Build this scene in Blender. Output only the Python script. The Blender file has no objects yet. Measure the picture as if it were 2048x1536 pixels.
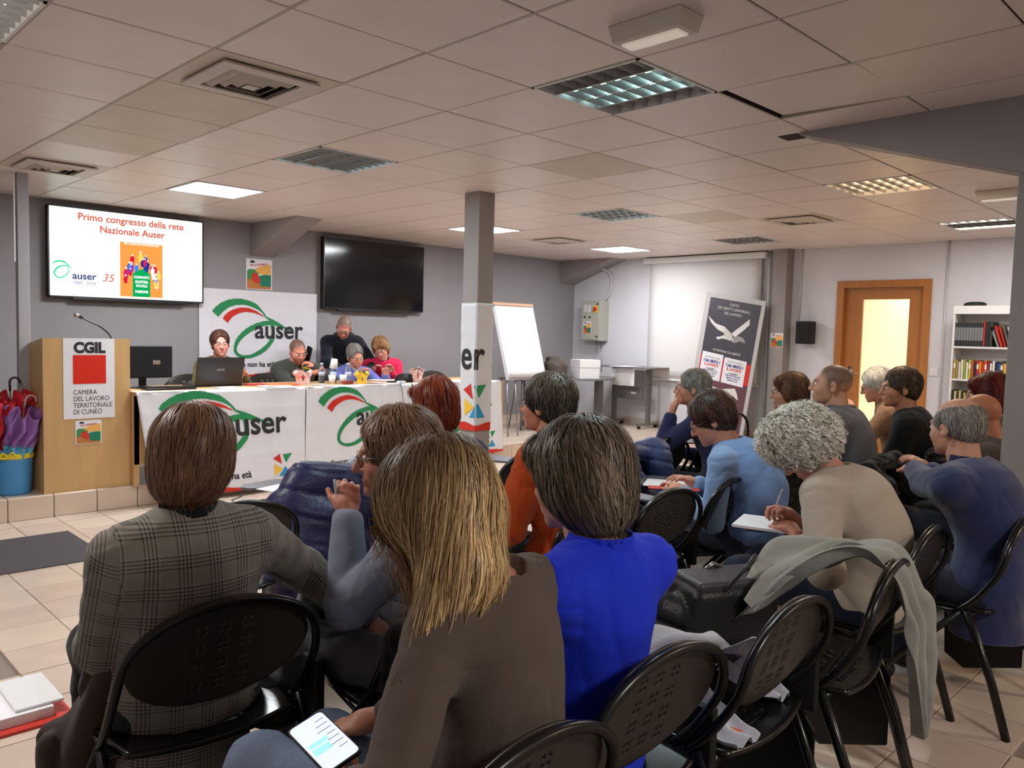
import bpy, bmesh, math, random
import numpy as np
from mathutils import Vector, Matrix
R_ = random.Random(7); NR = np.random.RandomState(5)
S = bpy.context.scene; C = S.collection
# ------------------------------------------------------------------ camera, world, exposure, lights
CAMH = 1.46; CEIL = 2.569
fpx = 1605.4; yaw, pit, rol = math.radians(44.669), math.radians(-3.670), math.radians(1.447)
fw = Vector((math.sin(yaw)*math.cos(pit), math.cos(yaw)*math.cos(pit), math.sin(pit)))
rt = Vector((math.cos(yaw), -math.sin(yaw), 0)); up = rt.cross(fw)
r2 = rt*math.cos(rol)+up*math.sin(rol); u2 = -rt*math.sin(rol)+up*math.cos(rol)
cd = bpy.data.cameras.new('camera'); cam = bpy.data.objects.new('camera', cd); C.objects.link(cam)
mw = Matrix((r2, u2, -fw)).transposed().to_4x4(); mw.translation = (0, 0, CAMH); cam.matrix_world = mw
cd.sensor_width = 36; cd.lens = fpx*36/2048; cd.clip_start = .05
S.camera = cam
S.view_settings.view_transform = 'Standard'; S.view_settings.look = 'None'
S.view_settings.exposure = 0.42; S.view_settings.gamma = 1; S.view_settings.use_curve_mapping = False
wd = bpy.data.worlds.new('world'); S.world = wd; wd.use_nodes = True
wd.node_tree.nodes['Background'].inputs[0].default_value = (.6, .65, .75, 1)
wd.node_tree.nodes['Background'].inputs[1].default_value = 0.05
def area(name, loc, sx, sy, power, col, rot=(0, 0, 0), spread=180):
    l = bpy.data.lights.new(name, 'AREA'); l.shape = 'RECTANGLE'; l.size = sx; l.size_y = sy
    l.energy = power; l.color = col; l.spread = math.radians(spread)
    o = bpy.data.objects.new(name, l); o.location = loc; o.rotation_euler = rot; C.objects.link(o); return o
COOL = (.93, .96, 1.0); NEUT = (1, .96, .92); WARM = (1, .78, .55); TEAL = (.75, .95, 1.0)
LED = [(2.93, 6.43), (5.94, 6.51), (8.30, 6.47)]
for (x, y), pw in zip(LED, (40, 34, 22)): area('led_panel_light', (x, y, CEIL-.03), .56, .56, pw, COOL)
area('louvre_and_fill_lamp', (2.95, 2.30, CEIL-.01), .25, .5, 13, TEAL)
area('louvre_and_fill_lamp', (2.95, 4.70, CEIL-.01), .5, .5, 12, TEAL)
area('louvre_and_fill_lamp', (5.95, 4.70, CEIL-.01), .5, .5, 12, TEAL)
area('louvre_and_fill_lamp', (5.95, 2.30, CEIL-.01), .5, .5, 20, WARM)
area('louvre_and_fill_lamp', (8.35, 2.30, CEIL-.01), .5, .5, 15, NEUT)
area('louvre_and_fill_lamp', (.25, 3.5, CEIL-.01), .5, .5, 40, NEUT)     # unseen lamps added as fill behind and beside the camera
area('louvre_and_fill_lamp', (1.7, -1.3, CEIL-.01), .5, .5, 38, NEUT)
area('louvre_and_fill_lamp', (5.2, -1.5, CEIL-.01), .5, .5, 34, WARM)
area('corridor_lamp', (10.9, 3.6, 2.4), .8, .8, 70, (1, .93, .80))
# ------------------------------------------------------------------ helpers
def lin(c):
    return tuple(((v/255)/12.92 if v/255 <= .04045 else ((v/255+.055)/1.055)**2.4) for v in c)
MATS = {}
def M(name, rgb, rough=.6, metal=0, var=0, vs=8, bump=0, bs=60, spec=.5, emit=0, stretch=None, attr=None, trans=0, emit_only=0, coat=0, sheen=0, ior=1.45):
    if name in MATS: return MATS[name]
    m = bpy.data.materials.new(name); m.use_nodes = True; MATS[name] = m
    nt = m.node_tree; b = nt.nodes['Principled BSDF']; c = lin(rgb)
    I = b.inputs
    I['Base Color'].default_value = (*c, 1); I['Roughness'].default_value = rough; I['Metallic'].default_value = metal
    I['Specular IOR Level'].default_value = spec; I['IOR'].default_value = ior
    I['Transmission Weight'].default_value = trans; I['Coat Weight'].default_value = coat
    I['Sheen Weight'].default_value = sheen; I['Sheen Roughness'].default_value = .5
    N = nt.nodes.new; L = nt.links.new
    if emit: I['Base Color'].default_value = (0, 0, 0, 1) if emit_only else (*c, 1); I['Emission Color'].default_value = (*c, 1); I['Emission Strength'].default_value = emit
    co = N('ShaderNodeTexCoord'); src = co.outputs['Object']
    if stretch:
        mp = N('ShaderNodeMapping'); mp.inputs['Scale'].default_value = stretch; L(src, mp.inputs[0]); src = mp.outputs[0]
    base = None
    if attr:
        a = N('ShaderNodeAttribute'); a.attribute_name = attr; base = a.outputs['Color']
        L(base, I['Base Color'])
    if var:
        n = N('ShaderNodeTexNoise'); n.inputs['Scale'].default_value = vs; n.inputs['Detail'].default_value = 5; L(src, n.inputs['Vector'])
        mr = N('ShaderNodeMapRange'); mr.inputs[1].default_value = .3; mr.inputs[2].default_value = .7; mr.inputs[3].default_value = 1-var; mr.inputs[4].default_value = 1+var
        L(n.outputs[0], mr.inputs[0])
        mx = N('ShaderNodeMix'); mx.data_type = 'RGBA'; mx.blend_type = 'MULTIPLY'; mx.inputs[0].default_value = 1
        if base: L(base, mx.inputs[6])
        else: mx.inputs[6].default_value = (*c, 1)
        L(mr.outputs[0], mx.inputs[7]); L(mx.outputs[2], I['Base Color'])
    if bump:
        n2 = N('ShaderNodeTexNoise'); n2.inputs['Scale'].default_value = bs; n2.inputs['Detail'].default_value = 4; L(src, n2.inputs['Vector'])
        bp = N('ShaderNodeBump'); bp.inputs['Strength'].default_value = min(1, bump); bp.inputs['Distance'].default_value = .01 if bump < 1 else .02
        L(n2.outputs[0], bp.inputs['Height']); L(bp.outputs[0], I['Normal'])
    return m
W = {}
def tag(o, label=None, cat=None, group=None, kind=None):
    if label: o['label'] = label
    if cat: o['category'] = cat
    if group: o['group'] = group
    if kind: o['kind'] = kind
    return o
def thing(name, label, cat, loc=(0, 0, 0), group=None, rz=0):
    o = bpy.data.objects.new(name, None); o.location = loc; o.rotation_euler = (0, 0, rz); o.empty_display_size = .1
    C.objects.link(o); W[o.name] = np.array(loc, float); return tag(o, label, cat, group)
def link(name, me, mat, parent=None, smooth=False):
    o = bpy.data.objects.new(name, me)
    if mat is not None:
        for mm in (mat if isinstance(mat, (list, tuple)) else [mat]): me.materials.append(mm)
    if smooth: me.shade_smooth()
    C.objects.link(o)
    if parent is not None: o.parent = parent; W[o.name] = W[parent.name]
    else: W[o.name] = np.zeros(3)
    return o
def mk(name, V, F, mat, parent=None, smooth=False, fm=None, bev=0):
    V = np.asarray(V, float).reshape(-1, 3)
    if parent is not None: V = V-W[parent.name]
    me = bpy.data.meshes.new(name)
    me.from_pydata(V.tolist(), [], F if isinstance(F, list) else F.tolist())
    o = link(name, me, mat, parent, smooth)
    if fm is not None: me.polygons.foreach_set('material_index', np.asarray(fm, np.int32))
    if bev:
        md = o.modifiers.new('b', 'BEVEL'); md.width = bev; md.segments = 2; md.limit_method = 'ANGLE'; md.angle_limit = .6
        me.shade_smooth(); md.harden_normals = False
        md2 = o.modifiers.new('w', 'WEIGHTED_NORMAL')
    return o
class G:
    def __init__(s): s.V = []; s.F = []; s.m = []; s.mi = 0
    def add(s, V, F):
        n = len(s.V); s.V += [tuple(v) for v in V]; s.F += [tuple(i+n for i in f) for f in F]; s.m += [s.mi]*len(F); return s
    def box(s, a, b, Mx=None):
        (x0, y0, z0), (x1, y1, z1) = a, b
        V = [(x, y, z) for z in (z0, z1) for x, y in ((x0, y0), (x1, y0), (x1, y1), (x0, y1))]
        if Mx is not None: V = [tuple(Mx @ Vector(v)) for v in V]
        return s.add(V, [(3, 2, 1, 0), (4, 5, 6, 7), (0, 1, 5, 4), (1, 2, 6, 5), (2, 3, 7, 6), (3, 0, 4, 7)])
    def tube(s, P, r, n=8, sx=None, cap=True):
        P = [Vector(p) for p in P]; k = len(P); rr = r if isinstance(r, (list, tuple)) else [r]*k
        V = []; F = []; prev = None
        for i, p in enumerate(P):
            t = (P[min(i+1, k-1)]-P[max(i-1, 0)])
            t = t.normalized() if t.length > 1e-9 else Vector((0, 0, 1))
            if prev is None:
                a = Vector((0, 0, 1)) if abs(t.z) < .9 else Vector((1, 0, 0)); x = t.cross(a).normalized()
            else: x = (prev-t*prev.dot(t)).normalized()
            prev = x; y = t.cross(x)
            for j in range(n):
                a = 2*math.pi*j/n; V.append(p+x*math.cos(a)*rr[i]*(sx or 1)+y*math.sin(a)*rr[i])
        for i in range(k-1):
            for j in range(n): F.append((i*n+j, i*n+(j+1) % n, (i+1)*n+(j+1) % n, (i+1)*n+j))
        if cap: F.append(tuple(range(n-1, -1, -1))); F.append(tuple((k-1)*n+j for j in range(n)))
        return s.add(V, F)
    def lathe(s, prof, c=(0, 0, 0), n=20, sx=1, sy=1, wob=0, wn=5, Mx=None):
        V = []; F = []
        for i, (r, z) in enumerate(prof):
            for j in range(n):
                a = 2*math.pi*j/n; q = r*(1+wob*math.sin(wn*a+i*.7)*(i/len(prof)))
                v = Vector((q*math.cos(a)*sx, q*math.sin(a)*sy, z))
                if Mx is not None: v = Mx @ v
                V.append((v.x+c[0], v.y+c[1], v.z+c[2]))
        k = len(prof)
        for i in range(k-1):
            for j in range(n): F.append((i*n+j, i*n+(j+1) % n, (i+1)*n+(j+1) % n, (i+1)*n+j))
        if prof[0][0] > 1e-4 : F.append(tuple(range(n-1, -1, -1)))
        if prof[-1][0] > 1e-4: F.append(tuple((k-1)*n+j for j in range(n)))
        return s.add(V, F)
    def prism(s, poly, fn0, fn1):      # polygon extruded between two maps of (u,v)
        n = len(poly); V = [fn0(*p) for p in poly]+[fn1(*p) for p in poly]
        return s.add(V, [tuple(range(n-1, -1, -1)), tuple(range(n, 2*n))]+[(i, (i+1) % n, n+(i+1) % n, n+i) for i in range(n)])
    def grid(s, fn, nu, nv, keep=None):
        V = [fn(i/nu, j/nv) for j in range(nv+1) for i in range(nu+1)]
        F = [(j*(nu+1)+i, j*(nu+1)+i+1, (j+1)*(nu+1)+i+1, (j+1)*(nu+1)+i) for j in range(nv) for i in range(nu) if keep is None or keep(i, j)]
        return s.add(V, F)
    def ob(s, name, mat, parent=None, smooth=False, bev=0):
        return mk(name, s.V, s.F, mat, parent, smooth, s.m if isinstance(mat, (list, tuple)) else None, bev)
def dup(root, loc, rz=None, label=None, group=None, parent=None):
    def cp(o, p):
        c = o.copy(); C.objects.link(c)
        if p is not None: c.parent = p
        for ch in list(o.children): cp(ch, c)
        return c
    r = cp(root, parent); r.location = loc
    if rz is not None: r.rotation_euler = (0, 0, rz)
    if label: r['label'] = label
    if group: r['group'] = group
    return r
def solid(o, t, off=-1):
    md = o.modifiers.new('s', 'SOLIDIFY'); md.thickness = t; md.offset = off; return o
def bez(P, n=10):       # catmull rom through points
    P = [np.array(p, float) for p in P]; out = []
    Q = [2*P[0]-P[1]]+P+[2*P[-1]-P[-2]]
    for i in range(1, len(Q)-2):
        a, b, c, d = Q[i-1:i+3]
        for t in np.linspace(0, 1, n, endpoint=False):
            out.append(.5*((2*b)+(-a+c)*t+(2*a-5*b+4*c-d)*t*t+(-a+3*b-3*c+d)*t**3))
    out.append(P[-1]); return out
def refine(bm, ml):
    if not ml: return
    bmesh.ops.triangulate(bm, faces=bm.faces[:])
    for _ in range(6):
        e = [e for e in bm.edges if e.calc_length() > ml]
        if not e: break
        bmesh.ops.subdivide_edges(bm, edges=e, cuts=1); bmesh.ops.triangulate(bm, faces=[f for f in bm.faces if len(f.verts) > 3])
def txt(s, size, fnmap, mat, parent, name='lettering', bold=0, align='CENTER', sx=1, split=None, shear=0, rot=0, sp=1, ml=0):
    """text as flat mesh; fnmap(u,v)->xyz, u to the right, v up, origin at the anchor"""
    cu = bpy.data.curves.new('t', 'FONT'); cu.body = s; cu.size = size; cu.offset = bold; cu.align_x = align; cu.fill_mode = 'FRONT'
    cu.shear = shear; cu.resolution_u = 5; cu.space_character = sp
    o = bpy.data.objects.new('t', cu); C.objects.link(o)
    dg = bpy.context.evaluated_depsgraph_get(); me = bpy.data.meshes.new_from_object(o.evaluated_get(dg))
    bpy.data.objects.remove(o)
    ca, sa = math.cos(rot), math.sin(rot)
    bm = bmesh.new(); bm.from_mesh(me)
    for v in bm.verts:
        x, y = v.co.x*sx, v.co.y; v.co = (x*ca-y*sa, x*sa+y*ca, 0)
    if split:
        for q in split: bmesh.ops.bisect_plane(bm, geom=bm.verts[:]+bm.edges[:]+bm.faces[:], plane_co=(q, 0, 0), plane_no=(1, 0, 0))
    refine(bm, ml); bm.verts.index_update()
    V = [fnmap(v.co.x, v.co.y) for v in bm.verts]; F = [tuple(v.index for v in f.verts) for f in bm.faces]
    bm.free(); bpy.data.meshes.remove(me)
    return mk(name, V, F, mat, parent)
def poly(pts, fnmap, mat, parent, name='print', split=None, sub=0, ml=0):
    bm = bmesh.new(); vs = [bm.verts.new((p[0], p[1], 0)) for p in pts]; bm.faces.new(vs)
    bmesh.ops.triangulate(bm, faces=bm.faces[:])
    for q in (split or []): bmesh.ops.bisect_plane(bm, geom=bm.verts[:]+bm.edges[:]+bm.faces[:], plane_co=(q, 0, 0), plane_no=(1, 0, 0))
    refine(bm, ml); bm.verts.index_update(); V = [fnmap(v.co.x, v.co.y) for v in bm.verts]
    F = [tuple(v.index for v in f.verts) for f in bm.faces]; bm.free()
    return mk(name, V, F, mat, parent)
def brush(path, widths, fnmap, mat, parent, name='brush_stroke', jag=.1, n=14, seed=1, split=None, clip=None):
    """a brush stroke ribbon in (u,v)"""
    rr = random.Random(seed); P = bez([(p[0], p[1], 0) for p in path], n); k = len(P)
    ws = np.interp(np.linspace(0, 1, k), np.linspace(0, 1, len(widths)), widths); V = []; F = []
    for i, p in enumerate(P):
        t = P[min(i+1, k-1)]-P[max(i-1, 0)]; t /= np.linalg.norm(t)+1e-9; nn = np.array((-t[1], t[0], 0))
        for s_ in (-1, 1):
            q = p+nn*s_*ws[i]*.5*(1+jag*rr.uniform(-1, 1)); V.append(fnmap(q[0], q[1]))
    for i in range(k-1): F.append((2*i, 2*i+2, 2*i+3, 2*i+1))
    return mk(name, V, F, mat, parent)
# ------------------------------------------------------------------ materials of the room
mCeil = M('ceiling_tile_white', (228, 214, 207), .38, var=.03, vs=3, bump=.04, bs=300, spec=.5)
mCeilB = M('ceiling_tile_beige', (204, 190, 172), .42, var=.05, vs=3, bump=.04, bs=300)
mRail = M('ceiling_rail_beige', (176, 164, 152), .4)
mGap = M('ceiling_void_dark', (48, 42, 38), .9)
mWB = M('wall_grey_paint', (150, 147, 150), .75, var=.03, vs=1.5, bump=.05, bs=90)
mWR = M('wall_white_paint', (214, 213, 219), .8, var=.03, vs=2, bump=.12, bs=60)
mCol = M('column_grey_paint', (150, 143, 141), .6, var=.03, vs=4, bump=.05, bs=80)
mTile = M('floor_tile_beige', (206, 188, 172), .22, var=.045, vs=5, bump=.02, bs=40)
mTileD = M('floor_tile_pink_beige', (199, 179, 165), .24, var=.05, vs=6, bump=.02, bs=40)
mGrout = M('grout_grey', (134, 122, 112), .9)
mRiser = M('riser_tile_beige', (214, 192, 174), .3, var=.05, vs=6)
mSkirt = M('skirting_tile', (206, 190, 176), .35, var=.04, vs=5)
mBlack = M('black_plastic', (16, 16, 18), .3, spec=.5)
mBlackM = M('black_matte', (22, 21, 22), .65)
mMetal = M('brushed_metal', (150, 148, 145), .35, metal=.9)
mWhiteP = M('white_plastic', (225, 225, 224), .4)
mPaper = M('white_paper', (228, 227, 232), .8, var=.02, vs=10)
mWood = M('beech_laminate', (200, 160, 110), .38, var=.06, vs=3, stretch=(6, 6, .7), bump=.02, bs=20)
mWoodD = M('door_wood', (176, 112, 52), .4, var=.08, vs=3, stretch=(7, 7, .6))
mRed = M('print_red', (205, 40, 25), .6); mGreen = M('print_green', (35, 135, 80), .6); mInk = M('print_black', (38, 36, 40), .6)
mYel = M('print_yellow', (238, 190, 60), .6); mBlu = M('print_blue', (40, 145, 195), .6); mOr = M('print_orange', (235, 150, 70), .6)
# ------------------------------------------------------------------ floor and stage
X0, X1, Y0, Y1 = -1.8, 9.5, -3.2, 8.28
def proj(p):
    d = Vector(p)-Vector((0, 0, CAMH)); z = d.dot(fw)
    return (1024+fpx*d.dot(r2)/z, 768-fpx*d.dot(u2)/z, z) if z > .05 else None
def vis(p, m=60):
    q = proj(p); return q is not None and -m < q[0] < 2048+m and -m < q[1] < 1536+m
g = G(); g.box((X0, Y0, -.1), (X1, Y1, -.012)); floor = g.ob('floor', mGrout); tag(floor, kind='structure')
ST = .167; KY = 6.60; KX = 7.95
cells = []
for i in range(-4, 34):
    for j in range(-6, 26):
        x, y = .847-.3+.3*i, .999-.3+.3*j
        if x > X1 or y > KY-.01 or x < X0 or y < Y0: continue
        if y > 5.0 and x > KX: continue
        if vis((x+.15, y+.15, 0)): cells.append(((x+.15)**2+(y+.15)**2, x, y))
cells.sort()
def tileG(w, d, b=.0035, z0=-.012, z1=0):
    g = G(); h = .0022
    V = [(-w/2+h, -d/2+h, z0), (w/2-h, -d/2+h, z0), (w/2-h, d/2-h, z0), (-w/2+h, d/2-h, z0)]
    V += [(x, y, z1-.0015) for x, y, z in V]+[(x*(1-2*b/w), y*(1-2*b/d), z1) for x, y, z in V]
    return g.add(V, [(0, 1, 5, 4), (1, 2, 6, 5), (2, 3, 7, 6), (3, 0, 4, 7), (4, 5, 9, 8), (5, 6, 10, 9), (6, 7, 11, 10), (7, 4, 8, 11), (8, 9, 10, 11)])
p0 = tileG(.3, .3).ob('floor_tile', mTile, floor); p1 = tileG(.3, .3).ob('floor_tile', mTileD, floor); first = [p0, p1]
rest = G()
for n, (d, x, y) in enumerate(cells):
    y1 = min(y+.3, KY); x1 = min(x+.3, X1)
    if n < 300 and y+.3 <= KY:
        k = n*7919 % 3 == 0
        if first[k]: o = first[k]; first[k] = None
        else: o = (p1 if k else p0).copy(); C.objects.link(o)
        o.location = (x+.15, y+.15, R_.uniform(-.0006, .0006))
    elif x1-x > .02 and y1-y > .02: rest.box((x+.0025, y+.0025, -.012), (x1-.0025, y1-.0025, 0))
rest.box((X0, Y0, -.012), (X0+.01, Y0+.01, -.001))
o = rest.ob('far_floor_tiles', mTile, floor); tag(o, kind='stuff')
# stage
st = thing('stage', 'low tiled stage platform under the long banner-draped table', 'platform', (5, 7.4, 0)); st['kind'] = 'structure'
g = G(); g.box((X0, KY+.012, 0), (X1, Y1, ST-.012)); g.box((KX+.012, 4.95, 0), (X1, KY+.012, ST-.012)); g.ob('core', mGrout, st)
ft = {}
def stile(nm, mat, a, b):
    key = (nm, round(b[0]-a[0], 3), round(b[1]-a[1], 3), round(b[2]-a[2], 3)); c = [(a[k]+b[k])/2 for k in range(3)]
    if key in ft: o = ft[key].copy(); C.objects.link(o)
    else:
        g = G(); g.box([-(b[k]-a[k])/2 for k in range(3)], [(b[k]-a[k])/2 for k in range(3)])
        o = g.ob(nm, mat, None); md = o.modifiers.new('b', 'BEVEL'); md.width = .003; md.segments = 1
        o.parent = st; ft[key] = o
    o.location = [c[k]-W[st.name][k] for k in range(3)]
x = .847-.3*5
while x < KX:
    x1 = min(x+.297, KX)
    if x1-x > .05 and x1 > 1.0: stile('riser_tile', mRiser, (x+.003, KY-.002, 0), (x1, KY+.012, ST))
    x += .3
y = KY
for k in range(5): stile('riser_tile', mRiser, (KX-.002, y-.297, 0), (KX+.012, y, ST)); y -= .3
for i in range(0, 30):
    for j in range(0, 7):
        x = .847-.3+.3*i; y = KY+.014+.3*j
        if x > X1-.02 or y > Y1-.02: continue
        xb, yb = min(x+.3, X1), min(y+.3, Y1); xa = x
        if vis((x+.15, y+.1, ST)): stile('stage_tile', mTile, (xa+.003, y+.003, ST-.012), (xb-.003, yb-.003, ST+.001))
for i in range(0, 6):
    for j in range(0, 6):
        x = KX+.014+.3*i; y = KY+.014-.3*(j+1)
        if x < X1-.05 and y > 4.94: stile('stage_tile', mTile, (x+.003, y+.003, ST-.012), (min(x+.297, X1), y+.297, ST+.001))
# ------------------------------------------------------------------ walls
g = G(); g.box((X0, Y1, 0), (X1+.15, Y1+.15, 3.0)); tag(g.ob('wall_back', mWB), kind='structure')
DY0, DY1, DZ = 3.17, 4.06, 2.08          # door opening
g = G(); g.box((X1, DY1, 0), (X1+.15, Y1, 3.0)); g.box((X1, Y0, 0), (X1+.15, DY0, 3.0)); g.box((X1, DY0, DZ), (X1+.15, DY1, 3.0))
tag(g.ob('wall_right', mWR), kind='structure')
g = G(); g.box((X0-.15, Y0, 0), (X0, Y1+.15, 3.0)); tag(g.ob('wall_left', mWR), kind='structure')
g = G(); g.box((X0-.15, Y0-.15, 0), (X1+.15, Y0, 3.0)); tag(g.ob('wall_front', mWR), kind='structure')
g = G(); g.box((X0, Y1-.012, ST), (X1, Y1, ST+.10)); tag(g.ob('baseboard_back', mSkirt, bev=.002), kind='structure')
g = G(); g.box((X1-.012, 4.95, ST), (X1, Y1, ST+.10)); g.box((X1-.012, DY1+.08, 0), (X1, 4.95, .10)); g.box((X1-.012, Y0, 0), (X1, DY0-.08, .10)); tag(g.ob('baseboard_right', mSkirt, bev=.002), kind='structure')
# corridor behind the door
g = G(); g.box((X1+.15, 2.0, -.1), (12.2, 5.2, 0)); g.box((12.1, 2.0, 0), (12.2, 5.2, 2.6)); g.box((X1+.15, 5.1, 0), (12.2, 5.2, 2.6)); g.box((X1+.15, 2.0, 0), (12.2, 2.1, 2.6)); g.box((X1+.15, 2, 2.6), (12.2, 5.2, 2.7))
tag(g.ob('wall_corridor', M('corridor_cream', (240, 230, 208), .8)), kind='structure')
# ------------------------------------------------------------------ ceiling
g = G(); g.box((X0, Y0, CEIL+.055), (X1, Y1, CEIL+.15)); ceil = g.ob('ceiling', mGap); tag(ceil, kind='structure')
CX = lambda j: .850+.6*j
CY = lambda i: 2.609+.6*i
fit = {(3, -1): 0, (3, 3): 0, (8, 3): 0, (8, -1): 0, (12, -1): 0, (12, 3): 0, (3, 6): 0, (8, 6): 0, (12, 6): 0, (1, 1): 1, (1, 6): 1, (10, 1): 1, (10, 6): 1, (-1, 1): 0, (1, -7): 0, (7, -7): 0}
tp = {}
extra = G()
for j in range(-5, 15):
    for i in range(-10, 10):
        if (j, i) in fit: continue
        xa, xb, ya, yb = max(CX(j), X0), min(CX(j+1), X1), max(CY(i), Y0), min(CY(i+1), Y1)
        if xb-xa < .03 or yb-ya < .03: continue
        if j == 5 and -10 < i <= -1 and i > -99:
            if xa < 4.14 < xb: pass
        cx, cy = (xa+xb)/2, (ya+yb)/2
        if not any(vis((cx+a, cy+b, CEIL), 20) for a in (-.28, 0, .28) for b in (-.28, 0, .28)):
            extra.box((xa+.003, ya+.003, CEIL), (xb-.003, yb-.003, CEIL+.012)); continue
        be = (j, i) in ((1, 3), (1, 4), (1, 2), (9, 2), (5, 1)); key = (round(xb-xa, 3), round(yb-ya, 3), be)
        if key in tp: o = tp[key].copy(); C.objects.link(o)
        else:
            w, d = (xb-xa)/2-.005, (yb-ya)/2-.0035; g = G(); e = .004
            V = [(-w, -d, .012), (w, -d, .012), (w, d, .012), (-w, d, .012), (-w, -d, .004), (w, -d, .004), (w, d, .004), (-w, d, .004), (-w+e, -d+e, 0), (w-e, -d+e, 0), (w-e, d-e, 0), (-w+e, d-e, 0)]
            g.add(V, [(0, 1, 2, 3)[::1], (4, 5, 1, 0), (5, 6, 2, 1), (6, 7, 3, 2), (7, 4, 0, 3), (8, 9, 5, 4), (9, 10, 6, 5), (10, 11, 7, 6), (11, 8, 4, 7), (11, 10, 9, 8)])
            o = g.ob('ceiling_tile', mCeilB if be else mCeil, None); o.parent = ceil; tp[key] = o
        o.location = (cx, cy, CEIL+R_.uniform(-.0008, .0008))
        o.rotation_euler = (R_.uniform(-.002, .002), R_.uniform(-.002, .002), 0)
        if (j, i) == (4, -2): o.location = (cx-.004, cy-.018, CEIL+.004); o.rotation_euler = (0.02, -.012, .022)
extra.ob('hidden_ceiling_tiles', mCeil, ceil)['kind'] = 'stuff'
g = G()
for j in range(-4, 15): g.box((CX(j)-.0045, Y0, CEIL+.001), (CX(j)+.0045, Y1, CEIL+.03))
g.ob('ceiling_rail', mRail, ceil)
g = G()
for i in range(-9, 10): g.box((X0, CY(i)-.0008, CEIL+.004), (X1, CY(i)+.0008, CEIL+.03))
g.ob('ceiling_gap_shade', mGap, ceil)  # dark strips coloured as the shade in the gaps between tile rows
# ------------------------------------------------------------------ portal frames: pillars and haunches
def haunch(n, x0, x1, ya, za, yb, zb):   # solid wedge from ceiling tip (ya) to (yb, zb)
    V = [(x, y, z) for x in (x0, x1) for y, z in ((ya, CEIL+.03), (yb, CEIL+.03), (yb, zb), (ya, za))]
    o = mk('trim_%d' % n, V, [(0, 1, 2, 3), (7, 6, 5, 4), (0, 4, 5, 1), (1, 5, 6, 2), (2, 6, 7, 3), (3, 7, 4, 0)], mCol); tag(o, kind='structure')
    md = o.modifiers.new('b', 'BEVEL'); md.width = .006; md.segments = 1; return o
haunch(1, 4.15, 4.32, 2.06, CEIL-.012, .70, 2.13)
haunch(2, 4.13, 4.42, 7.28, CEIL-.005, 8.28, 2.22)
haunch(3, 9.16, 9.50, 7.28, CEIL-.005, 8.28, 2.22)
g = G(); g.box((4.165, .60, .0), (4.34, 1.02, CEIL)); pil = g.ob('pillar', mCol, bev=.004)
tag(pil, 'thick grey steel pillar at the right edge of the room beside the audience', 'pillar')
g = G(); g.box((4.135, .58, 0), (4.36, 1.045, .085)); g.ob('plinth', mSkirt, pil, bev=.003)
g = G(); g.box((4.31, 4.775, 0), (4.475, 4.955, CEIL)); colm = g.ob('column', mCol, bev=.003)
tag(colm, 'slim square grey column in the middle of the room wrapped in a banner', 'column')
g = G(); g.box((1.622, 6.985, ST), (1.70, 7.06, CEIL)); o = g.ob('post', M('post_grey', (160, 158, 163), .5), bev=.003)
tag(o, 'thin grey square post beside the umbrella bin and lectern', 'post')
g = G(); g.box((1.60, 6.99, 1.9), (1.61, 7.0, CEIL)); g.ob('cable', mWhiteP, o)
g = G(); g.box((9.32, 4.70, 0), (9.5, 4.88, CEIL)); col2 = g.ob('column', mCol, bev=.004)
tag(col2, 'grey steel column against the white wall with a small flyer taped on', 'column')
# wall conduits
def conduit(name, pts, lab, r=.012):
    g = G(); g.tube(pts, r, 8); o = g.ob(name, M('conduit_white', (200, 199, 203), .5), smooth=True); tag(o, lab, 'pipe'); return o
conduit('conduit', [(9.488, 4.60-.0, 0.1+1.58), (9.488, 4.585, CEIL)], 'thin white conduit running up from the black wall speaker')
conduit('conduit', [(9.47, 5.0, ST), (9.47, 5.0, CEIL)], 'vertical white conduit beside the projection screen', .016)
conduit('conduit', [(9.488, 2.94, 0.1), (9.488, 2.94, CEIL)], 'white conduit between the wooden door and the bookcase')
# ------------------------------------------------------------------ ceiling fittings
mLED = M('led_diffuser', (255, 255, 255), .4, emit=9)
def led(j, i, lab, proto=[None]):
    x, y = CX(j)+.3, CY(i)+.3
    if proto[0] is None:
        t = thing('led_panel', lab, 'ceiling light', (0, 0, 0), 'square LED panels over the stage')
        g = G(); w = .296
        for a, b in (((-w, -w), (w, -w+.022)), ((-w, w-.022), (w, w)), ((-w, -w), (-w+.022, w)), ((w-.022, -w), (w, w))): g.box((*a, -.006), (*b, .02))
        g.ob('frame', mWhiteP, t)
        g = G(); g.box((-.277, -.277, -.003), (.277, .277, .01)); g.ob('diffuser', mLED, t); proto[0] = t; t.location = (x, y, CEIL)
    else: dup(proto[0], (x, y, CEIL), label=lab)
led(3, 6, 'glowing square LED panel above the lit television'); led(8, 6, 'glowing square LED panel partly behind the banner column'); led(12, 6, 'glowing square LED panel near the electrical box corner')
mLouv = M('louvre_aluminium', (190, 190, 188), .22, metal=.85)
mRefl = M('reflector_dark', (70, 62, 58), .3, metal=.6)
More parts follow.
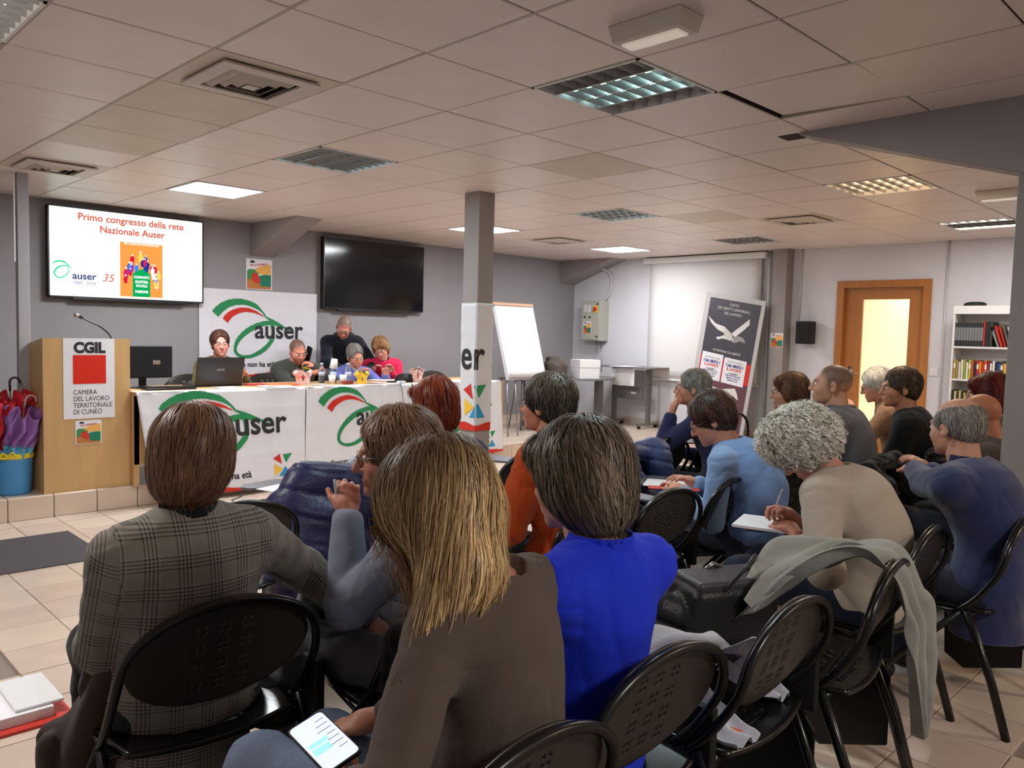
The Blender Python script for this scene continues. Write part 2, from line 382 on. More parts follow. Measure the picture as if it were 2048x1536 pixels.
def louvre(j, i, lab, lit, col, e):
    x, y = CX(j)+.3, CY(i)+.3
    t = thing('louvre_light', lab, 'ceiling light', (x, y, CEIL), 'recessed four-tube louvre lights')
    g = G(); w = .297
    for a, b in (((-w, -w), (w, -w+.012)), ((-w, w-.012), (w, w)), ((-w, -w), (-w+.012, w)), ((w-.012, -w), (w, w))): g.box((x+a[0], y+a[1], CEIL-.004), (x+b[0], y+b[1], CEIL+.05))
    g.ob('frame', mWhiteP, t)
    g = G(); g.box((x-w, y-w, CEIL+.048), (x+w, y+w, CEIL+.052)); g.ob('reflector', mRefl, t)
    g = G()
    for k in (-1, 0, 1): g.box((x+k*.143-.004, y-.285, CEIL-.001), (x+k*.143+.004, y+.285, CEIL+.045))
    g.ob('spine', mLouv, t)
    for k in range(7):
        g = G(); yy = y-.285+.57*(k+.5)/7
        g.add([(x-.285, yy-.012, CEIL+.04), (x+.285, yy-.012, CEIL+.04), (x+.285, yy, CEIL), (x-.285, yy, CEIL), (x+.285, yy+.012, CEIL+.04), (x-.285, yy+.012, CEIL+.04)], [(0, 1, 2, 3), (3, 2, 4, 5)])
        g.ob('louvre_blade', mLouv, t)
    for k in range(4):
        g = G(); xx = x-.215+.1433*k; g.tube([(xx, y-.28, CEIL+.035), (xx, y+.28, CEIL+.035)], .013, 8)
        on = k in lit
        g.ob('tube_lamp', M('tube_%s_%s' % (lab[:9], on), col if on else (200, 200, 195), .3, emit=e if on else 0), t, smooth=True)
        if on:
            g = G(); g.box((xx-.06, y-.283, CEIL+.046), (xx+.06, y+.283, CEIL+.047)); g.ob('trough', M('trough_%s' % lab[:9], col, .4, emit=e*.12), t)
louvre(3, -1, 'nearest louvre light with its two middle tubes lit teal', (1, 2), (200, 245, 245), 3.0)
louvre(3, 3, 'teal glowing louvre light left of the banner column', (0, 1, 2, 3), (185, 225, 235), 1.6)
louvre(8, 3, 'teal glowing louvre light right of the banner column top', (0, 1, 2, 3), (190, 230, 235), 1.6)
louvre(8, -1, 'warm louvre light below the sloping beam', (0, 1, 2, 3), (255, 222, 180), 4)
louvre(12, -1, 'bright louvre light close to the bookcase wall', (0, 3), (255, 250, 240), 9)
louvre(12, 3, 'unlit louvre light near the wall column', (), (255, 255, 255), 0)
louvre(-1, 1, 'louvre light over the left side of the room', (0, 1, 2, 3), (255, 245, 235), 2)
mVent = M('vent_white', (203, 193, 184), .45, var=.04, vs=9)
def vent(j, i, lab, turn=0):
    x, y = CX(j)+.3, CY(i)+.3
    t = thing('air_vent', lab, 'air vent', (x, y, CEIL), 'square ceiling air diffusers')
    g = G(); g.box((x-.296, y-.296, CEIL), (x+.296, y+.296, CEIL+.012)); g.ob('tile', mCeilB, t)
    g = G(); g.box((x-.2, y-.2, CEIL-.003), (x+.2, y+.2, CEIL+.002)); g.ob('throat', mGap, t)
    def ring(w0, w1, z0, z1):
        g = G(); V = []
        for w, z in ((w0, z0), (w1, z1)): V += [(x-w, y-w, z), (x+w, y-w, z), (x+w, y+w, z), (x-w, y+w, z)]
        g.add(V, [(a, (a+1) % 4, 4+(a+1) % 4, 4+a) for a in range(4)]); return g
    g = ring(.225, .165, CEIL-.012, CEIL-.016); o = g.ob('frame', mVent, t); solid(o, .01, 0)
    for k in range(3):
        w = .155-.042*k; g = ring(w, w-.030, CEIL-.006, CEIL-.028); o = g.ob('vane', mVent, t); solid(o, .002, 0)
    g = G(); g.box((x-.03, y-.03, CEIL-.03), (x+.03, y+.03, CEIL-.024)); g.ob('core_plate', mVent, t)
vent(1, 1, 'large near ceiling air vent with dark slots'); vent(1, 6, 'ceiling air vent above the thin post at the left'); vent(10, 1, 'ceiling air vent between the warm louvre light and the column'); vent(10, 6, 'faint ceiling air vent just right of the banner column')
# dark sheet coloured as the shade inside the opening at the haunch tip
g = G(); g.box((4.16, 2.075, CEIL-.001), (4.29, 2.19, CEIL+.0)); tag(g.ob('trim_4', mGap), kind='structure')
def emlight(x, y, lab):
    t = thing('emergency_light', lab, 'emergency light', (x, y, CEIL))
    g = G(); w, d = .075, .155
    V = [(x-w, y-d, CEIL), (x+w, y-d, CEIL), (x+w, y+d, CEIL), (x-w, y+d, CEIL), (x-w*.8, y-d*.93, CEIL-.06), (x+w*.8, y-d*.93, CEIL-.06), (x+w*.8, y+d*.93, CEIL-.06), (x-w*.8, y+d*.93, CEIL-.06)]
    g.add(V, [(0, 1, 2, 3), (7, 6, 5, 4), (0, 4, 5, 1), (1, 5, 6, 2), (2, 6, 7, 3), (3, 7, 4, 0)]); g.ob('housing', M('lamp_housing', (208, 200, 190), .5), t, bev=.006)
    g = G(); g.box((x-.035, y-.12, CEIL-.068), (x+.035, y+.12, CEIL-.058)); g.ob('lens', M('lamp_lens', (225, 215, 200), .2, emit=.25), t, bev=.004)
emlight(2.385, 1.74, 'white emergency light box on the near ceiling above the nearest louvre light'); emlight(6.61, 1.72, 'white emergency light on the ceiling at the far right edge')
# ------------------------------------------------------------------ door
dr = thing('door_1', None, None, (X1, 3.6, 0)); dr['kind'] = 'structure'
g = G(); f0, f1, fz = 3.085, 4.135, 2.165
g.box((X1-.018, f0, 0), (X1+.12, f0+.085, fz)); g.box((X1-.018, f1-.085, 0), (X1+.12, f1, fz)); g.box((X1-.0175, f0+.085, fz-.085), (X1+.12, f1-.085, fz))
g.ob('door_frame', mWoodD, dr, bev=.004)
g = G(); a0, a1 = DY0+.005, DY1-.005; gy0, gy1, gz0, gz1 = 3.33, 3.85, .35, 1.95
g.box((X1+.05, a0, .01), (X1+.09, gy0, DZ-.005)); g.box((X1+.05, gy1, .01), (X1+.09, a1, DZ-.005)); g.box((X1+.05, gy0, gz1), (X1+.09, gy1, DZ-.005)); g.box((X1+.05, gy0, .01), (X1+.09, gy1, gz0))
leaf = g.ob('door_leaf', mWoodD, dr)
g = G(); g.box((X1+.066, gy0, gz0), (X1+.072, gy1, gz1)); g.ob('glass_pane', M('frosted_glass', (252, 246, 234), .55, trans=.75, ior=1.3), dr)
g = G(); g.box((X1+.044, 3.94, .98), (X1+.05, 3.98, 1.16)); g.tube([(X1+.045, 3.96, 1.08), (X1+.0, 3.96, 1.08), (X1-.002, 3.85, 1.08)], .009, 8); g.ob('door_handle', mMetal, leaf, smooth=True)
# light switch
g = G(); g.box((9.488, 2.975, 1.10), (9.5, 3.06, 1.19)); o = g.ob('light_switch', mWhiteP, bev=.003); tag(o, 'small white switch plate between wooden door and bookcase', 'switch')
g = G(); g.box((9.484, 2.99, 1.12), (9.489, 3.015, 1.17)); g.ob('rocker', mWhiteP, o)
g = G(); g.box((9.484, 3.02, 1.12), (9.489, 3.045, 1.17)); g.ob('rocker', mWhiteP, o)
# speaker
t = thing('wall_speaker', 'black box loudspeaker on the white wall left of the wooden door', 'speaker', (9.4, 4.45, 1.54))
g = G(); g.box((9.31, 4.36, 1.41), (9.46, 4.545, 1.685)); g.ob('cabinet', mBlackM, t, bev=.006)
g = G(); g.box((9.304, 4.372, 1.425), (9.312, 4.533, 1.67)); g.ob('grille', M('speaker_grille', (26, 27, 30), .8, bump=.5, bs=900), t, bev=.004)
g = G(); g.box((9.46, 4.42, 1.5), (9.5, 4.48, 1.6)); g.ob('bracket', mBlackM, t)
# ------------------------------------------------------------------ banners
mCloth = M('banner_cloth', (226, 224, 230), .55, var=.015, vs=6, bump=.06, bs=500, spec=.35)
def creases(u, v, s=0):
    a = .003*math.sin(7*u+2.1*v+s)+.002*math.sin(17*u-5*v+1.3*s)+.0012*math.sin(31*u+9*v+s)
    cu = abs((u*4.0) % 1-.5); cv = abs((v*5.0) % 1-.5)
    return a+.0022*math.exp(-(cu*8)**2)+.0018*math.exp(-(cv*8)**2)
def logo(fn, Wd, Hd, par, seed=0, tagline=True, word='auser', dv=0):
    P = lambda L: [(a*Wd, (b+dv)*Hd) for a, b in L]
    k = Wd/1.4; kw = k*1.32
    brush(P([(.125, .715), (.16, .775), (.24, .845), (.34, .865), (.44, .83), (.505, .765), (.54, .70)]), [.072*kw, .070*kw, .060*kw, .046*kw, .04*kw, .016*kw, .012*kw], fn, mGreen, par, seed=seed+1)
    brush(P([(.205, .645), (.24, .71), (.30, .758), (.375, .775), (.455, .752), (.52, .705)]), [.06*kw, .055*kw, .045*kw, .036*kw, .02*kw, .006*kw], lambda u, v: fn(u, v, .0047), mRed, par, seed=seed+2)
    brush(P([(.54, .70), (.60, .655), (.68, .60), (.765, .535)]), [.012*kw, .026*kw, .02*kw, .008*kw], fn, mGreen, par, seed=seed+3)
    brush(P([(.665, .60), (.58, .635), (.47, .60), (.37, .52), (.305, .42), (.285, .31), (.33, .245), (.42, .245), (.52, .32), (.59, .43), (.60, .54), (.585, .66)]), [.02*kw, .035*kw, .045*kw, .045*kw, .035*kw, .026*kw, .022*kw, .03*kw, .04*kw, .035*kw, .03*kw, .03*kw], lambda u, v: fn(u, v, .0050), mGreen, par, seed=seed+4)
    f2 = lambda u, v: fn(u+.655*Wd, v+(.455+dv)*Hd, .0062)
    txt(word, .285*k, f2, mInk, par, bold=.0055*k, sx=.95, ml=.03)
    if tagline:
        f3 = lambda u, v: fn(u+.05*Wd, v+.12*Hd, .005)
        txt('La cittadinanza non ha et\u00e0', .082*k, f3, mInk, par, bold=.0018*k, align='LEFT', sx=.92)
    tris(lambda u, v: fn(u*k+.76*Wd, v*k+.075*Hd), par)
    red = [(i/30*Wd, 0.0) for i in range(31)]+[(i/30*Wd, Hd*(.045+.012*math.sin(i*.5+seed)+.004*math.sin(i*1.9))) for i in range(30, -1, -1)]
    poly(red, fn, mRed, par, 'red_band', ml=.05)
def tris(fn, par, s=1, split=None):
    for pts, m in ([(.02, .175), (.105, .12), (.085, .215)], mRed), ([(.115, .205), (.205, .21), (.145, .13)], mGreen), ([(.03, .125), (.115, .075), (.035, .02)], mYel), ([(.075, .012), (.195, .012), (.14, .10)], mBlu):
        poly([(a*s, b*s) for a, b in pts], fn, m, par, 'triangle', split, ml=.03)
# wall banner
bx0, bx1, bz0, bz1 = 3.565, 4.952, .90, 1.845
def fw_(u, v, off=.0035): return (bx0+u, Y1-.012-off-creases(u, v, 2), bz0+v)
g = G(); g.grid(lambda a, b: fw_(a*(bx1-bx0), b*(bz1-bz0), 0), 70, 44)
o = g.ob('wall_banner', mCloth, smooth=True); tag(o, 'white union banner with green swirl logo pinned on the grey back wall', 'banner')
logo(fw_, bx1-bx0, bz1-bz0, o, 5)
# table banners (skewed to follow how they hang)
TZ = .915
def tban(x0t, x1t, x0b, x1b, zb0, zb1, ph, lab):
    Wd = (x1t-x0t+x1b-x0b)/2; Hd = TZ-zb0
    def fn(u, v, off=.004):
        a, b = u/Wd, v/Hd; xt, xb = x0t+(x1t-x0t)*a, x0b+(x1b-x0b)*a; x = xb+(xt-xb)*b
        zz = (zb0+(zb1-zb0)*a)*(1-b)+(TZ+.002)*b
        return (x, 6.488-off-creases(u, v, ph)-.012*(1-b)*(1+math.sin(9*u+ph)), zz)
    g = G(); g.grid(lambda a, b: fn(a*Wd, b*Hd, 0), 70, 40)
    g.grid(lambda a, b: (x0t+(x1t-x0t)*a, 6.486+.12*b*(1+.2*math.sin(12*a+ph)), TZ+.0025+.002*math.sin(20*a+ph)*b), 40, 3)
    o = g.ob('table_banner', mCloth, smooth=True); solid(o, .001, 1); tag(o, lab, 'banner', None); logo(fn, Wd, Hd, o, int(ph*3), dv=.095); return o
tban(2.30, 3.775, 2.43, 3.77, .045, .055, 1., 'leftmost white banner with green swirl logo hanging from the long table')
tban(3.79, 4.975, 3.77, 5.02, .065, .10, 3., 'middle white swirl logo banner hanging from the long table')
tban(4.995, 6.235, 5.03, 6.285, .10, .12, 5., 'rightmost white swirl logo banner on the long table behind the column')
# banner wrapped on the column
def fcol(s, v, off=.0045):
    z = .66+v; w = .0018*math.sin(23*s+9*v)+.0015*math.sin(40*v+12*s)
    o = .005+off+w
    if s < .184: return (4.31-o, 4.959-s, z)
    return (4.306+(s-.184), 4.775-o, z)
g = G(); ss = sorted(set([i*.184/9 for i in range(10)]+[.184+i*.172/9 for i in range(10)]))
V = [fcol(s, v*1.03/40, 0) for v in range(41) for s in ss]; n = len(ss)
g.add(V, [(j*n+i, j*n+i+1, (j+1)*n+i+1, (j+1)*n+i) for j in range(40) for i in range(n-1)])
o = g.ob('column_banner', M('banner_cloth_thin', (232, 230, 234), .4, trans=.12, bump=.3, bs=9, stretch=(1, 1, .5)), smooth=True); solid(o, .001, 0); tag(o, 'white logo banner wrapped around the slim grey column', 'banner')
txt('e', .34, lambda u, v: fcol(max(.002, u+.005), v+.50), mInk, o, bold=.006, align='LEFT', sx=.85, split=[.179], ml=.02)
txt('r', .34, lambda u, v: fcol(u+.155, v+.50), mInk, o, bold=.006, align='LEFT', sx=.85, split=[.029], ml=.02)
tris(lambda u, v: fcol(.02+u*1.35, .09+v*1.35), o, 1, [(.184-.02)/1.35])
poly([(i/24*.35+.001, .0) for i in range(25)]+[(i/24*.35+.001, .055+.012*math.sin(i*.35)) for i in range(24, -1, -1)], fcol, mRed, o, 'red_band', [.184], ml=.02)
# ------------------------------------------------------------------ televisions
def tv(x0, x1, z0, z1, lab, lit):
    yb = Y1-.02; yf = yb-.07
    t = thing('television', lab, 'television', ((x0+x1)/2, yb, (z0+z1)/2))
    g = G(); g.box((x0, yf, z0), (x1, yb, z1)); g.ob('housing', mBlackM, t, bev=.004)
    g = G(); g.box((x0+.4, yb, z0+.2), (x1-.4, Y1, z1-.2)); g.ob('wall_bracket', mBlackM, t)
    g = G()
    for a, b in (((x0, z0), (x1, z0+.014)), ((x0, z1-.012), (x1, z1)), ((x0, z0), (x0+.012, z1)), ((x1-.012, z0), (x1, z1))): g.box((a[0], yf-.006, a[1]), (b[0], yf+.002, b[1]))
    g.ob('bezel', M('tv_bezel', (60, 60, 62), .3, metal=.6), t)
    g = G(); g.box((x0+.2, yf-.01, z0-.022), (x1-.2, yf+.03, z0+.002)); g.ob('speaker_bar', M('tv_bezel', (60, 60, 62)), t, bev=.004)
    g = G(); g.box((x0+.012, yf-.002, z0+.014), (x1-.012, yf, z1-.012))
    sm = M('screen_lit', (236, 248, 240), .3, emit=1.0, emit_only=1) if lit else M('screen_dark', (10, 11, 18), .12, spec=.6)
    scr = g.ob('screen', sm, t)
    if lit:
        yy = yf-.0035
        E_ = lambda n, c, e=.95: M(n, c, .6, emit=e, emit_only=1, spec=0)
        f = lambda x, z, dy=0: (lambda u, v: (x0+x+u, yy-dy, z0+z+v))
        red = E_('slide_red', (205, 90, 75)); nav = E_('slide_navy', (50, 55, 120)); gre = E_('slide_green', (50, 205, 140)); oran = E_('slide_orange', (232, 150, 70))
        txt('Primo congresso della rete', .088, f(.74, .725), red, scr, sx=1.02, bold=.0022)
        txt('Nazionale Auser', .088, f(.74, .625), red, scr, sx=1.02, bold=.0022)
        txt('auser', .09, f(.20, .175), nav, scr, bold=.0018, align='LEFT', sx=1.05)
        txt('35', .105, f(.455, .165), red, scr, align='LEFT', shear=.3)
        txt('1989   2024', .042, f(.20, .125), E_('slide_grey', (110, 110, 150)), scr, align='LEFT')
        brush([(.03, .30), (.07, .325), (.13, .325), (.17, .29), (.20, .27)], [.004, .016, .014, .008, .003], f(0, 0), gre, scr, jag=.02)
        brush([(.19, .28), (.14, .29), (.08, .27), (.05, .22), (.08, .18), (.13, .19), (.17, .24), (.16, .30)], [.004, .01, .014, .013, .01, .01, .008, .004], f(0, 0), gre, scr, jag=.02)
        poly([(.62, .035), (1.02, .035), (1.02, .555), (.62, .555)], f(0, 0), oran, scr, 'artwork')
        txt('PRIMO CONGRESSO DELLA RETE NAZIONALE AUSER', .022, f(.82, .535, .001), E_('slide_white', (255, 255, 255), 1), scr, bold=.0005, sx=.62)
        poly([(.735, .037), (.90, .037), (.90, .26), (.82, .31), (.735, .26)], f(0, 0, .0015), E_('slide_green2', (10, 160, 85)), scr, 'artwork_green')
        for q, (s_, z_) in enumerate((('COMUNIT\u00c0', .215), ('GIUSTIZIA', .17), ('SOCIALE', .132), ('PASSIONE', .075))):
            txt(s_, .034, f(.818, z_, .003), E_('slide_white', (255, 255, 255), 1), scr, bold=.0012, sx=.8)
        pal = [(200, 30, 60), (40, 40, 130), (240, 200, 90), (120, 60, 170), (60, 130, 220), (235, 235, 240), (190, 40, 100), (30, 60, 160)]
        rr = random.Random(4)
        for q in range(30):
            a = rr.uniform(-1, 1); hx = .82+a*.165; hz = .47-.10*abs(a)**2-rr.uniform(0, .16)+(0 if abs(a) < .6 else -.06); s_ = rr.uniform(.75, 1.1)
            if abs(hx-.82) < .09 and hz < .33: continue
            cc = E_('slide_p%d' % (q % 8), pal[q % 8]); d = .001+.0002*(q % 5)
            poly([(hx-.018*s_, hz-.075*s_), (hx+.016*s_, hz-.08*s_), (hx+.022*s_, hz-.02*s_), (hx+.008*s_, hz), (hx-.012*s_, hz), (hx-.026*s_, hz-.03*s_)], f(0, 0, d), cc, scr, 'figure')
            poly([(hx+.011*s_*math.cos(t_), hz+.012*s_+.012*s_*math.sin(t_)) for t_ in np.linspace(0, 6.28, 8)[:-1]], f(0, 0, d+.0003), E_('slide_skin', (245, 215, 205)), scr, 'figure_head')
    return t
tv(2.14, 3.575, 1.68, 2.515, 'large television on the back wall showing a bright congress slide', 1)
tv(4.99, 6.45, 1.685, 2.515, 'large dark switched-off television on the back wall', 0)
# small market posters
def flyer(fn, Wd, Hd, parent):
    z = lambda L: [(a*Wd, b*Hd) for a, b in L]
    f = lambda k: (lambda u, v: fn(u, v, .0006*k))
    poly(z([(0.04, .02), (.96, .02), (.96, .30), (.6, .36), (.3, .42), (.04, .36)]), f(1), M('flyer_ochre', (190, 120, 60), .7), parent, 'print')
    poly(z([(.04, .3), (.35, .40), (.5, .52), (.3, .66), (.12, .66), (.04, .6)]), f(2), M('flyer_green', (70, 140, 80), .7), parent, 'print')
    poly(z([(.55, .12), (.96, .1), (.96, .5), (.7, .5), (.5, .46)]), f(3), M('flyer_teal', (30, 125, 95), .7), parent, 'print')
    poly(z([(.3, .66), (.5, .52), (.7, .5), (.96, .52), (.96, .85), (.6, .78)]), f(2), M('flyer_amber', (238, 178, 90), .7), parent, 'print')
    poly(z([(.2, .45), (.3, .55), (.42, .54), (.5, .42), (.56, .3), (.48, .2), (.35, .22), (.22, .32)]), f(4), M('flyer_red', (205, 55, 45), .7), parent, 'print')
    txt('PER LA REPUBBLICA', Hd*.09, lambda u, v: fn(u+Wd*.5, v+Hd*.79+u*.12, .003), M('flyer_text', (210, 80, 60), .7), parent, sx=.8, bold=.0006)
    poly(z([(.14, .87), (.34, .87), (.30, .95), (.18, .95)]), f(3), mInk, parent, 'emblem')
def flat_thing(name, lab, cat, fn, Wd, Hd, t=.0012, mat=mPaper):
    V = [fn(a, b, k) for k in (0, -t) for a, b in ((0, 0), (Wd, 0), (Wd, Hd), (0, Hd))]
    o = mk(name, V, [(0, 1, 2, 3), (7, 6, 5, 4), (0, 4, 5, 1), (1, 5, 6, 2), (2, 6, 7, 3), (3, 7, 4, 0)], mat); tag(o, lab, cat); return o
fn = lambda u, v, k=0: (4.085+u, Y1-.003-k, 1.86+v)
o = flat_thing('poster', 'small poster with a red tomato above the wall banner', 'poster', fn, .305, .33); flyer(fn, .305, .33, o)
# ------------------------------------------------------------------ long table
t = thing('long_table', 'long beech conference table on the stage carrying the logo banners', 'table', (4.25, 6.9, ST))
tx = [2.307, 3.78, 4.985, 6.27]
for i in range(3): g = G(); g.box((tx[i]+.003, 6.5, TZ-.028), (tx[i+1]-.003, 7.22, TZ)); g.ob('tabletop', mWood, t, bev=.003)
for i in range(3): g = G(); g.box((tx[i]+.002, 6.56, .34), (tx[i+1]-.02, 6.578, TZ-.028)); g.ob('front_panel', mWood, t)
for i in range(4):
    x = min(max(tx[i], tx[0]+.021), tx[3]-.04)
    g = G(); g.box((x-.02, 6.56, ST), (x+.02, 7.16, TZ-.028)); g.ob('side_panel', mWood, t)
g = G(); g.add([(6.235, 6.495, TZ), (6.275, 6.495, TZ), (6.30, 6.495, .18), (6.285, 6.495, .18), (6.235, 6.51, TZ), (6.275, 6.51, TZ), (6.30, 6.51, .18), (6.285, 6.51, .18)], [(3, 2, 1, 0), (4, 5, 6, 7), (0, 1, 5, 4), (1, 2, 6, 5), (2, 3, 7, 6), (3, 0, 4, 7)]); g.ob('corner_leg', mWood, t)
# ------------------------------------------------------------------ lectern
t = thing('lectern', 'beech lectern with a white sign on its front at the stage edge', 'lectern', (2.0, 6.85, ST))
lx0, lx1, ly0, ly1 = 1.69, 2.305, 6.63, 7.0
g = G(); g.box((lx0+.016, ly0, ST), (lx1-.016, ly0+.018, 1.333)); g.ob('front_panel', mWood, t)
for a in (lx0, lx1-.016):
    g = G(); V = [(x, y, z) for x in (a, a+.016) for y, z in ((ly0, ST), (ly1, ST), (ly1, 1.285), (ly0, 1.333))]
    g.add(V, [(3, 2, 1, 0), (4, 5, 6, 7), (0, 1, 5, 4), (1, 2, 6, 5), (2, 3, 7, 6), (3, 0, 4, 7)]); g.ob('side_panel', mWood, t)
g = G(); g.add([(x, y, z+d) for x in (lx0+.016, lx1-.016) for y, z, d in ((ly0+.018, 1.30, 0), (ly1, 1.26, 0), (ly1, 1.26, .018), (ly0+.018, 1.30, .018))], [(3, 2, 1, 0), (4, 5, 6, 7), (0, 1, 5, 4), (1, 2, 6, 5), (2, 3, 7, 6), (3, 0, 4, 7)]); g.ob('desktop', mWood, t)
fn = lambda u, v, k=0: (1.826+u, ly0-.003-k, .722+v)
o = flat_thing('sign', 'white sign with black capitals and a red square on the lectern', 'sign', fn, .362, .612, .003)
fk = lambda x, z: (lambda u, v: fn(x+u, z+v, .0012))
poly([(.066, .265), (.30, .265), (.30, .485), (.066, .485)], fk(0, 0), M('sign_red', (215, 38, 15), .5), o, 'red_square')
txt('CGIL', .108, fk(.183, .505), mInk, o, bold=.006, sx=.93)
for i, s_ in enumerate(('CAMERA', 'DEL LAVORO', 'TERRITORIALE', 'DI CUNEO')): txt(s_, .052, fk(.066, .185-.05*i), mInk, o, align='LEFT', sx=.82)
fn2 = lambda u, v, k=0: (1.905+u, ly0-.003-k, .527+v)
o = flat_thing('poster', 'small tomato poster taped low on the lectern front', 'poster', fn2, .185, .18); flyer(fn2, .185, .18, o)
t = thing('gooseneck_microphone', 'black gooseneck microphone curving up from the lectern', 'microphone', (2.25, 6.9, 1.30))
g = G(); g.tube([tuple(p) for p in bez([(2.272, 6.9, 1.285), (2.24, 6.9, 1.36), (2.17, 6.9, 1.425), (2.09, 6.9, 1.465), (2.04, 6.9, 1.49)], 6)], .006, 8); g.ob('stem', mBlack, t, smooth=True)
g = G(); g.tube([(2.04, 6.9, 1.49), (2.015, 6.9, 1.503)], .013, 12); g.tube([(2.272, 6.9, 1.27), (2.272, 6.9, 1.30)], .022, 14); g.ob('body', mBlack, t, smooth=True)
g = G(); g.tube([(2.015, 6.9, 1.503), (1.99, 6.9, 1.513), (1.982, 6.9, 1.515)], [.017, .018, .008], 12); g.ob('foam_tip', M('mic_grey', (150, 150, 150), .5, metal=.5), t, smooth=True)
# ------------------------------------------------------------------ umbrella bin
t = thing('umbrella_bin', 'blue plastic umbrella bin with a yellow ribbon beside the lectern', 'bin', (1.535, 6.83, ST))
mBin = M('bin_blue', (74, 146, 204), .35, var=.04)
g = G(); g.lathe([(.0, 0), (.112, 0), (.115, .02), (.135, .335), (.138, .34), (.130, .34), (.108, .03), (0, .03)], (1.535, 6.83, ST), 36); g.ob('bucket', mBin, t, smooth=True)
mRib = M('ribbon_yellow', (235, 210, 50), .4)
g = G(); g.lathe([(.133, .27), (.137, .275), (.139, .305), (.135, .31)], (1.535, 6.83, ST), 36); rb = g.ob('ribbon', mRib, t, smooth=True)
g = G()
for s_ in (-1, 1):
    g.tube([tuple(p) for p in bez([(1.47, 6.702, ST+.29), (1.47+s_*.03, 6.69, ST+.325), (1.47+s_*.05, 6.69, ST+.29), (1.47, 6.70, ST+.285)], 5)], .006, 6, sx=2)
g.ob('bow', mRib, rb, smooth=True)
def umbrella(name, lab, base, tip, mats, rad, zmid, seed, hook, flare=1.0, hm=None):
    rr = random.Random(seed); t = thing(name, lab, 'umbrella', base)
    b, e = Vector(base), Vector(tip); ax = (e-b); L = ax.length; ax.normalize()
    a1 = ax.cross(Vector((0, 1, 0))).normalized(); a2 = ax.cross(a1)
    g = G(); g.tube([b, e], .005, 8); g.ob('shaft', mMetal, t, smooth=True)
    nf = 8
    for m_i, (s0, s1, mt) in enumerate(mats):
        g = G()
        def f(u, v):
            a = u*2*math.pi; s = s0+(s1-s0)*v
            prof = math.sin(min(1, s/.8)*math.pi*.55)*rad
            r = prof*(1+.38*math.cos(nf*a+1.2*math.sin(3*s*5)+seed))*(1+.5*flare*max(0, s-.6)) + .004
            p = b+ax*(L*s*.92)+a1*math.cos(a+.9*s)*r+a2*math.sin(a+.9*s)*r
            if s > .85: p += ax*(.05*math.cos(nf*a)*(s-.85)*6)
            return tuple(p)
        g.grid(f, 72, 14); o = g.ob('canopy', mt, t, smooth=True); solid(o, .0015, 0)
    q = e; pts = [e, e+ax*.03]; c = e+ax*.05
    hd = Vector(hook).normalized()
    P = [tuple(e-ax*.02), tuple(e+ax*.04)]+[tuple(e+ax*.04+hd*.035*(1-math.cos(w))+ax*.04*math.sin(w)) for w in np.linspace(.3, 3.3, 9)]
    g = G(); g.tube(P, .008, 10); g.ob('handle', hm or M('umbrella_handle', (70, 40, 30), .25), t, smooth=True)
mUR = M('umbrella_red', (190, 25, 40), .45, var=.2, vs=40); mUP = M('umbrella_purple', (140, 95, 160), .4, var=.06); mUC = M('umbrella_cyan', (95, 170, 200), .4, var=.06)
umbrella('umbrella', 'folded purple and turquoise umbrella with a pale hook handle in the blue bin', (1.52, 6.78, ST+.10), (1.60, 6.76, ST+.66), [(.0, .52, mUC), (.5, 1.0, mUP)], .085, .5, 1, (1, 0, -.1), 1.3, M('umbrella_handle_pale', (190, 165, 165), .2))
umbrella('umbrella', 'folded red umbrella with a dark hook handle behind the purple one', (1.57, 6.90, ST+.10), (1.545, 6.93, ST+.78), [(.0, 1.0, mUR)], .10, .5, 3, (1, 0, 0), 1.5)
umbrella('umbrella', 'folded glossy red patterned umbrella at the left frame edge in the bin', (1.47, 6.86, ST+.10), (1.41, 6.84, ST+.70), [(.0, 1.0, M('umbrella_red_gloss', (185, 30, 48), .25, var=.3, vs=30))], .09, .5, 5, (-1, 0, 0), 1.4)
# mat
g = G(); g.box((.15, 5.24, .0), (1.692, 6.068, .008)); o = g.ob('floor_mat', M('mat_grey', (82, 76, 80), .95, var=.06, vs=60, bump=.5, bs=400), bev=.003); tag(o, 'dark grey doormat on the beige tiles in front of the stage', 'mat')
# ------------------------------------------------------------------ things on the long table
t = thing('monitor', 'black computer monitor on the table right of the lectern', 'monitor', (2.53, 6.98, TZ))
g = G(); g.box((2.29, 6.95, TZ+.085), (2.765, 6.985, TZ+.355)); g.ob('housing', mBlackM, t, bev=.005)
g = G(); g.box((2.30, 6.945, TZ+.10), (2.755, 6.951, TZ+.345)); pn = g.ob('panel', M('monitor_panel', (24, 24, 28), .3), t)
g = G(); g.box((2.60, 6.9435, TZ+.20), (2.66, 6.9452, TZ+.235)); g.ob('sticker', M('sticker_tan', (120, 100, 85), .5), pn)
g = G(); g.box((2.50, 6.985, TZ+.02), (2.56, 7.0, TZ+.12)); g.lathe([(0, 0), (.11, 0), (.11, .008), (.03, .018), (0, .02)], (2.53, 6.98, TZ), 24); g.ob('stand', mBlack, t)
t = thing('keyboard', 'low black keyboard lying between monitor and laptop', 'keyboard', (2.66, 6.75, TZ))
g = G(); g.box((2.45, 6.68, TZ), (2.86, 6.82, TZ+.018)); g.ob('case', mBlack, t, bev=.004)
g = G()
for r in range(4):
    for c in range(14): g.box((2.46+c*.0283, 6.69+r*.031, TZ+.018), (2.484+c*.0283, 6.716+r*.031, TZ+.025))
g.ob('keys', mBlackM, t)
t = thing('laptop', 'open black laptop seen from behind in front of the woman in olive', 'laptop', (3.15, 6.95, TZ))
g = G(); g.box((2.93, 6.88, TZ), (3.36, 7.15, TZ+.02)); g.ob('base', mBlack, t, bev=.004)
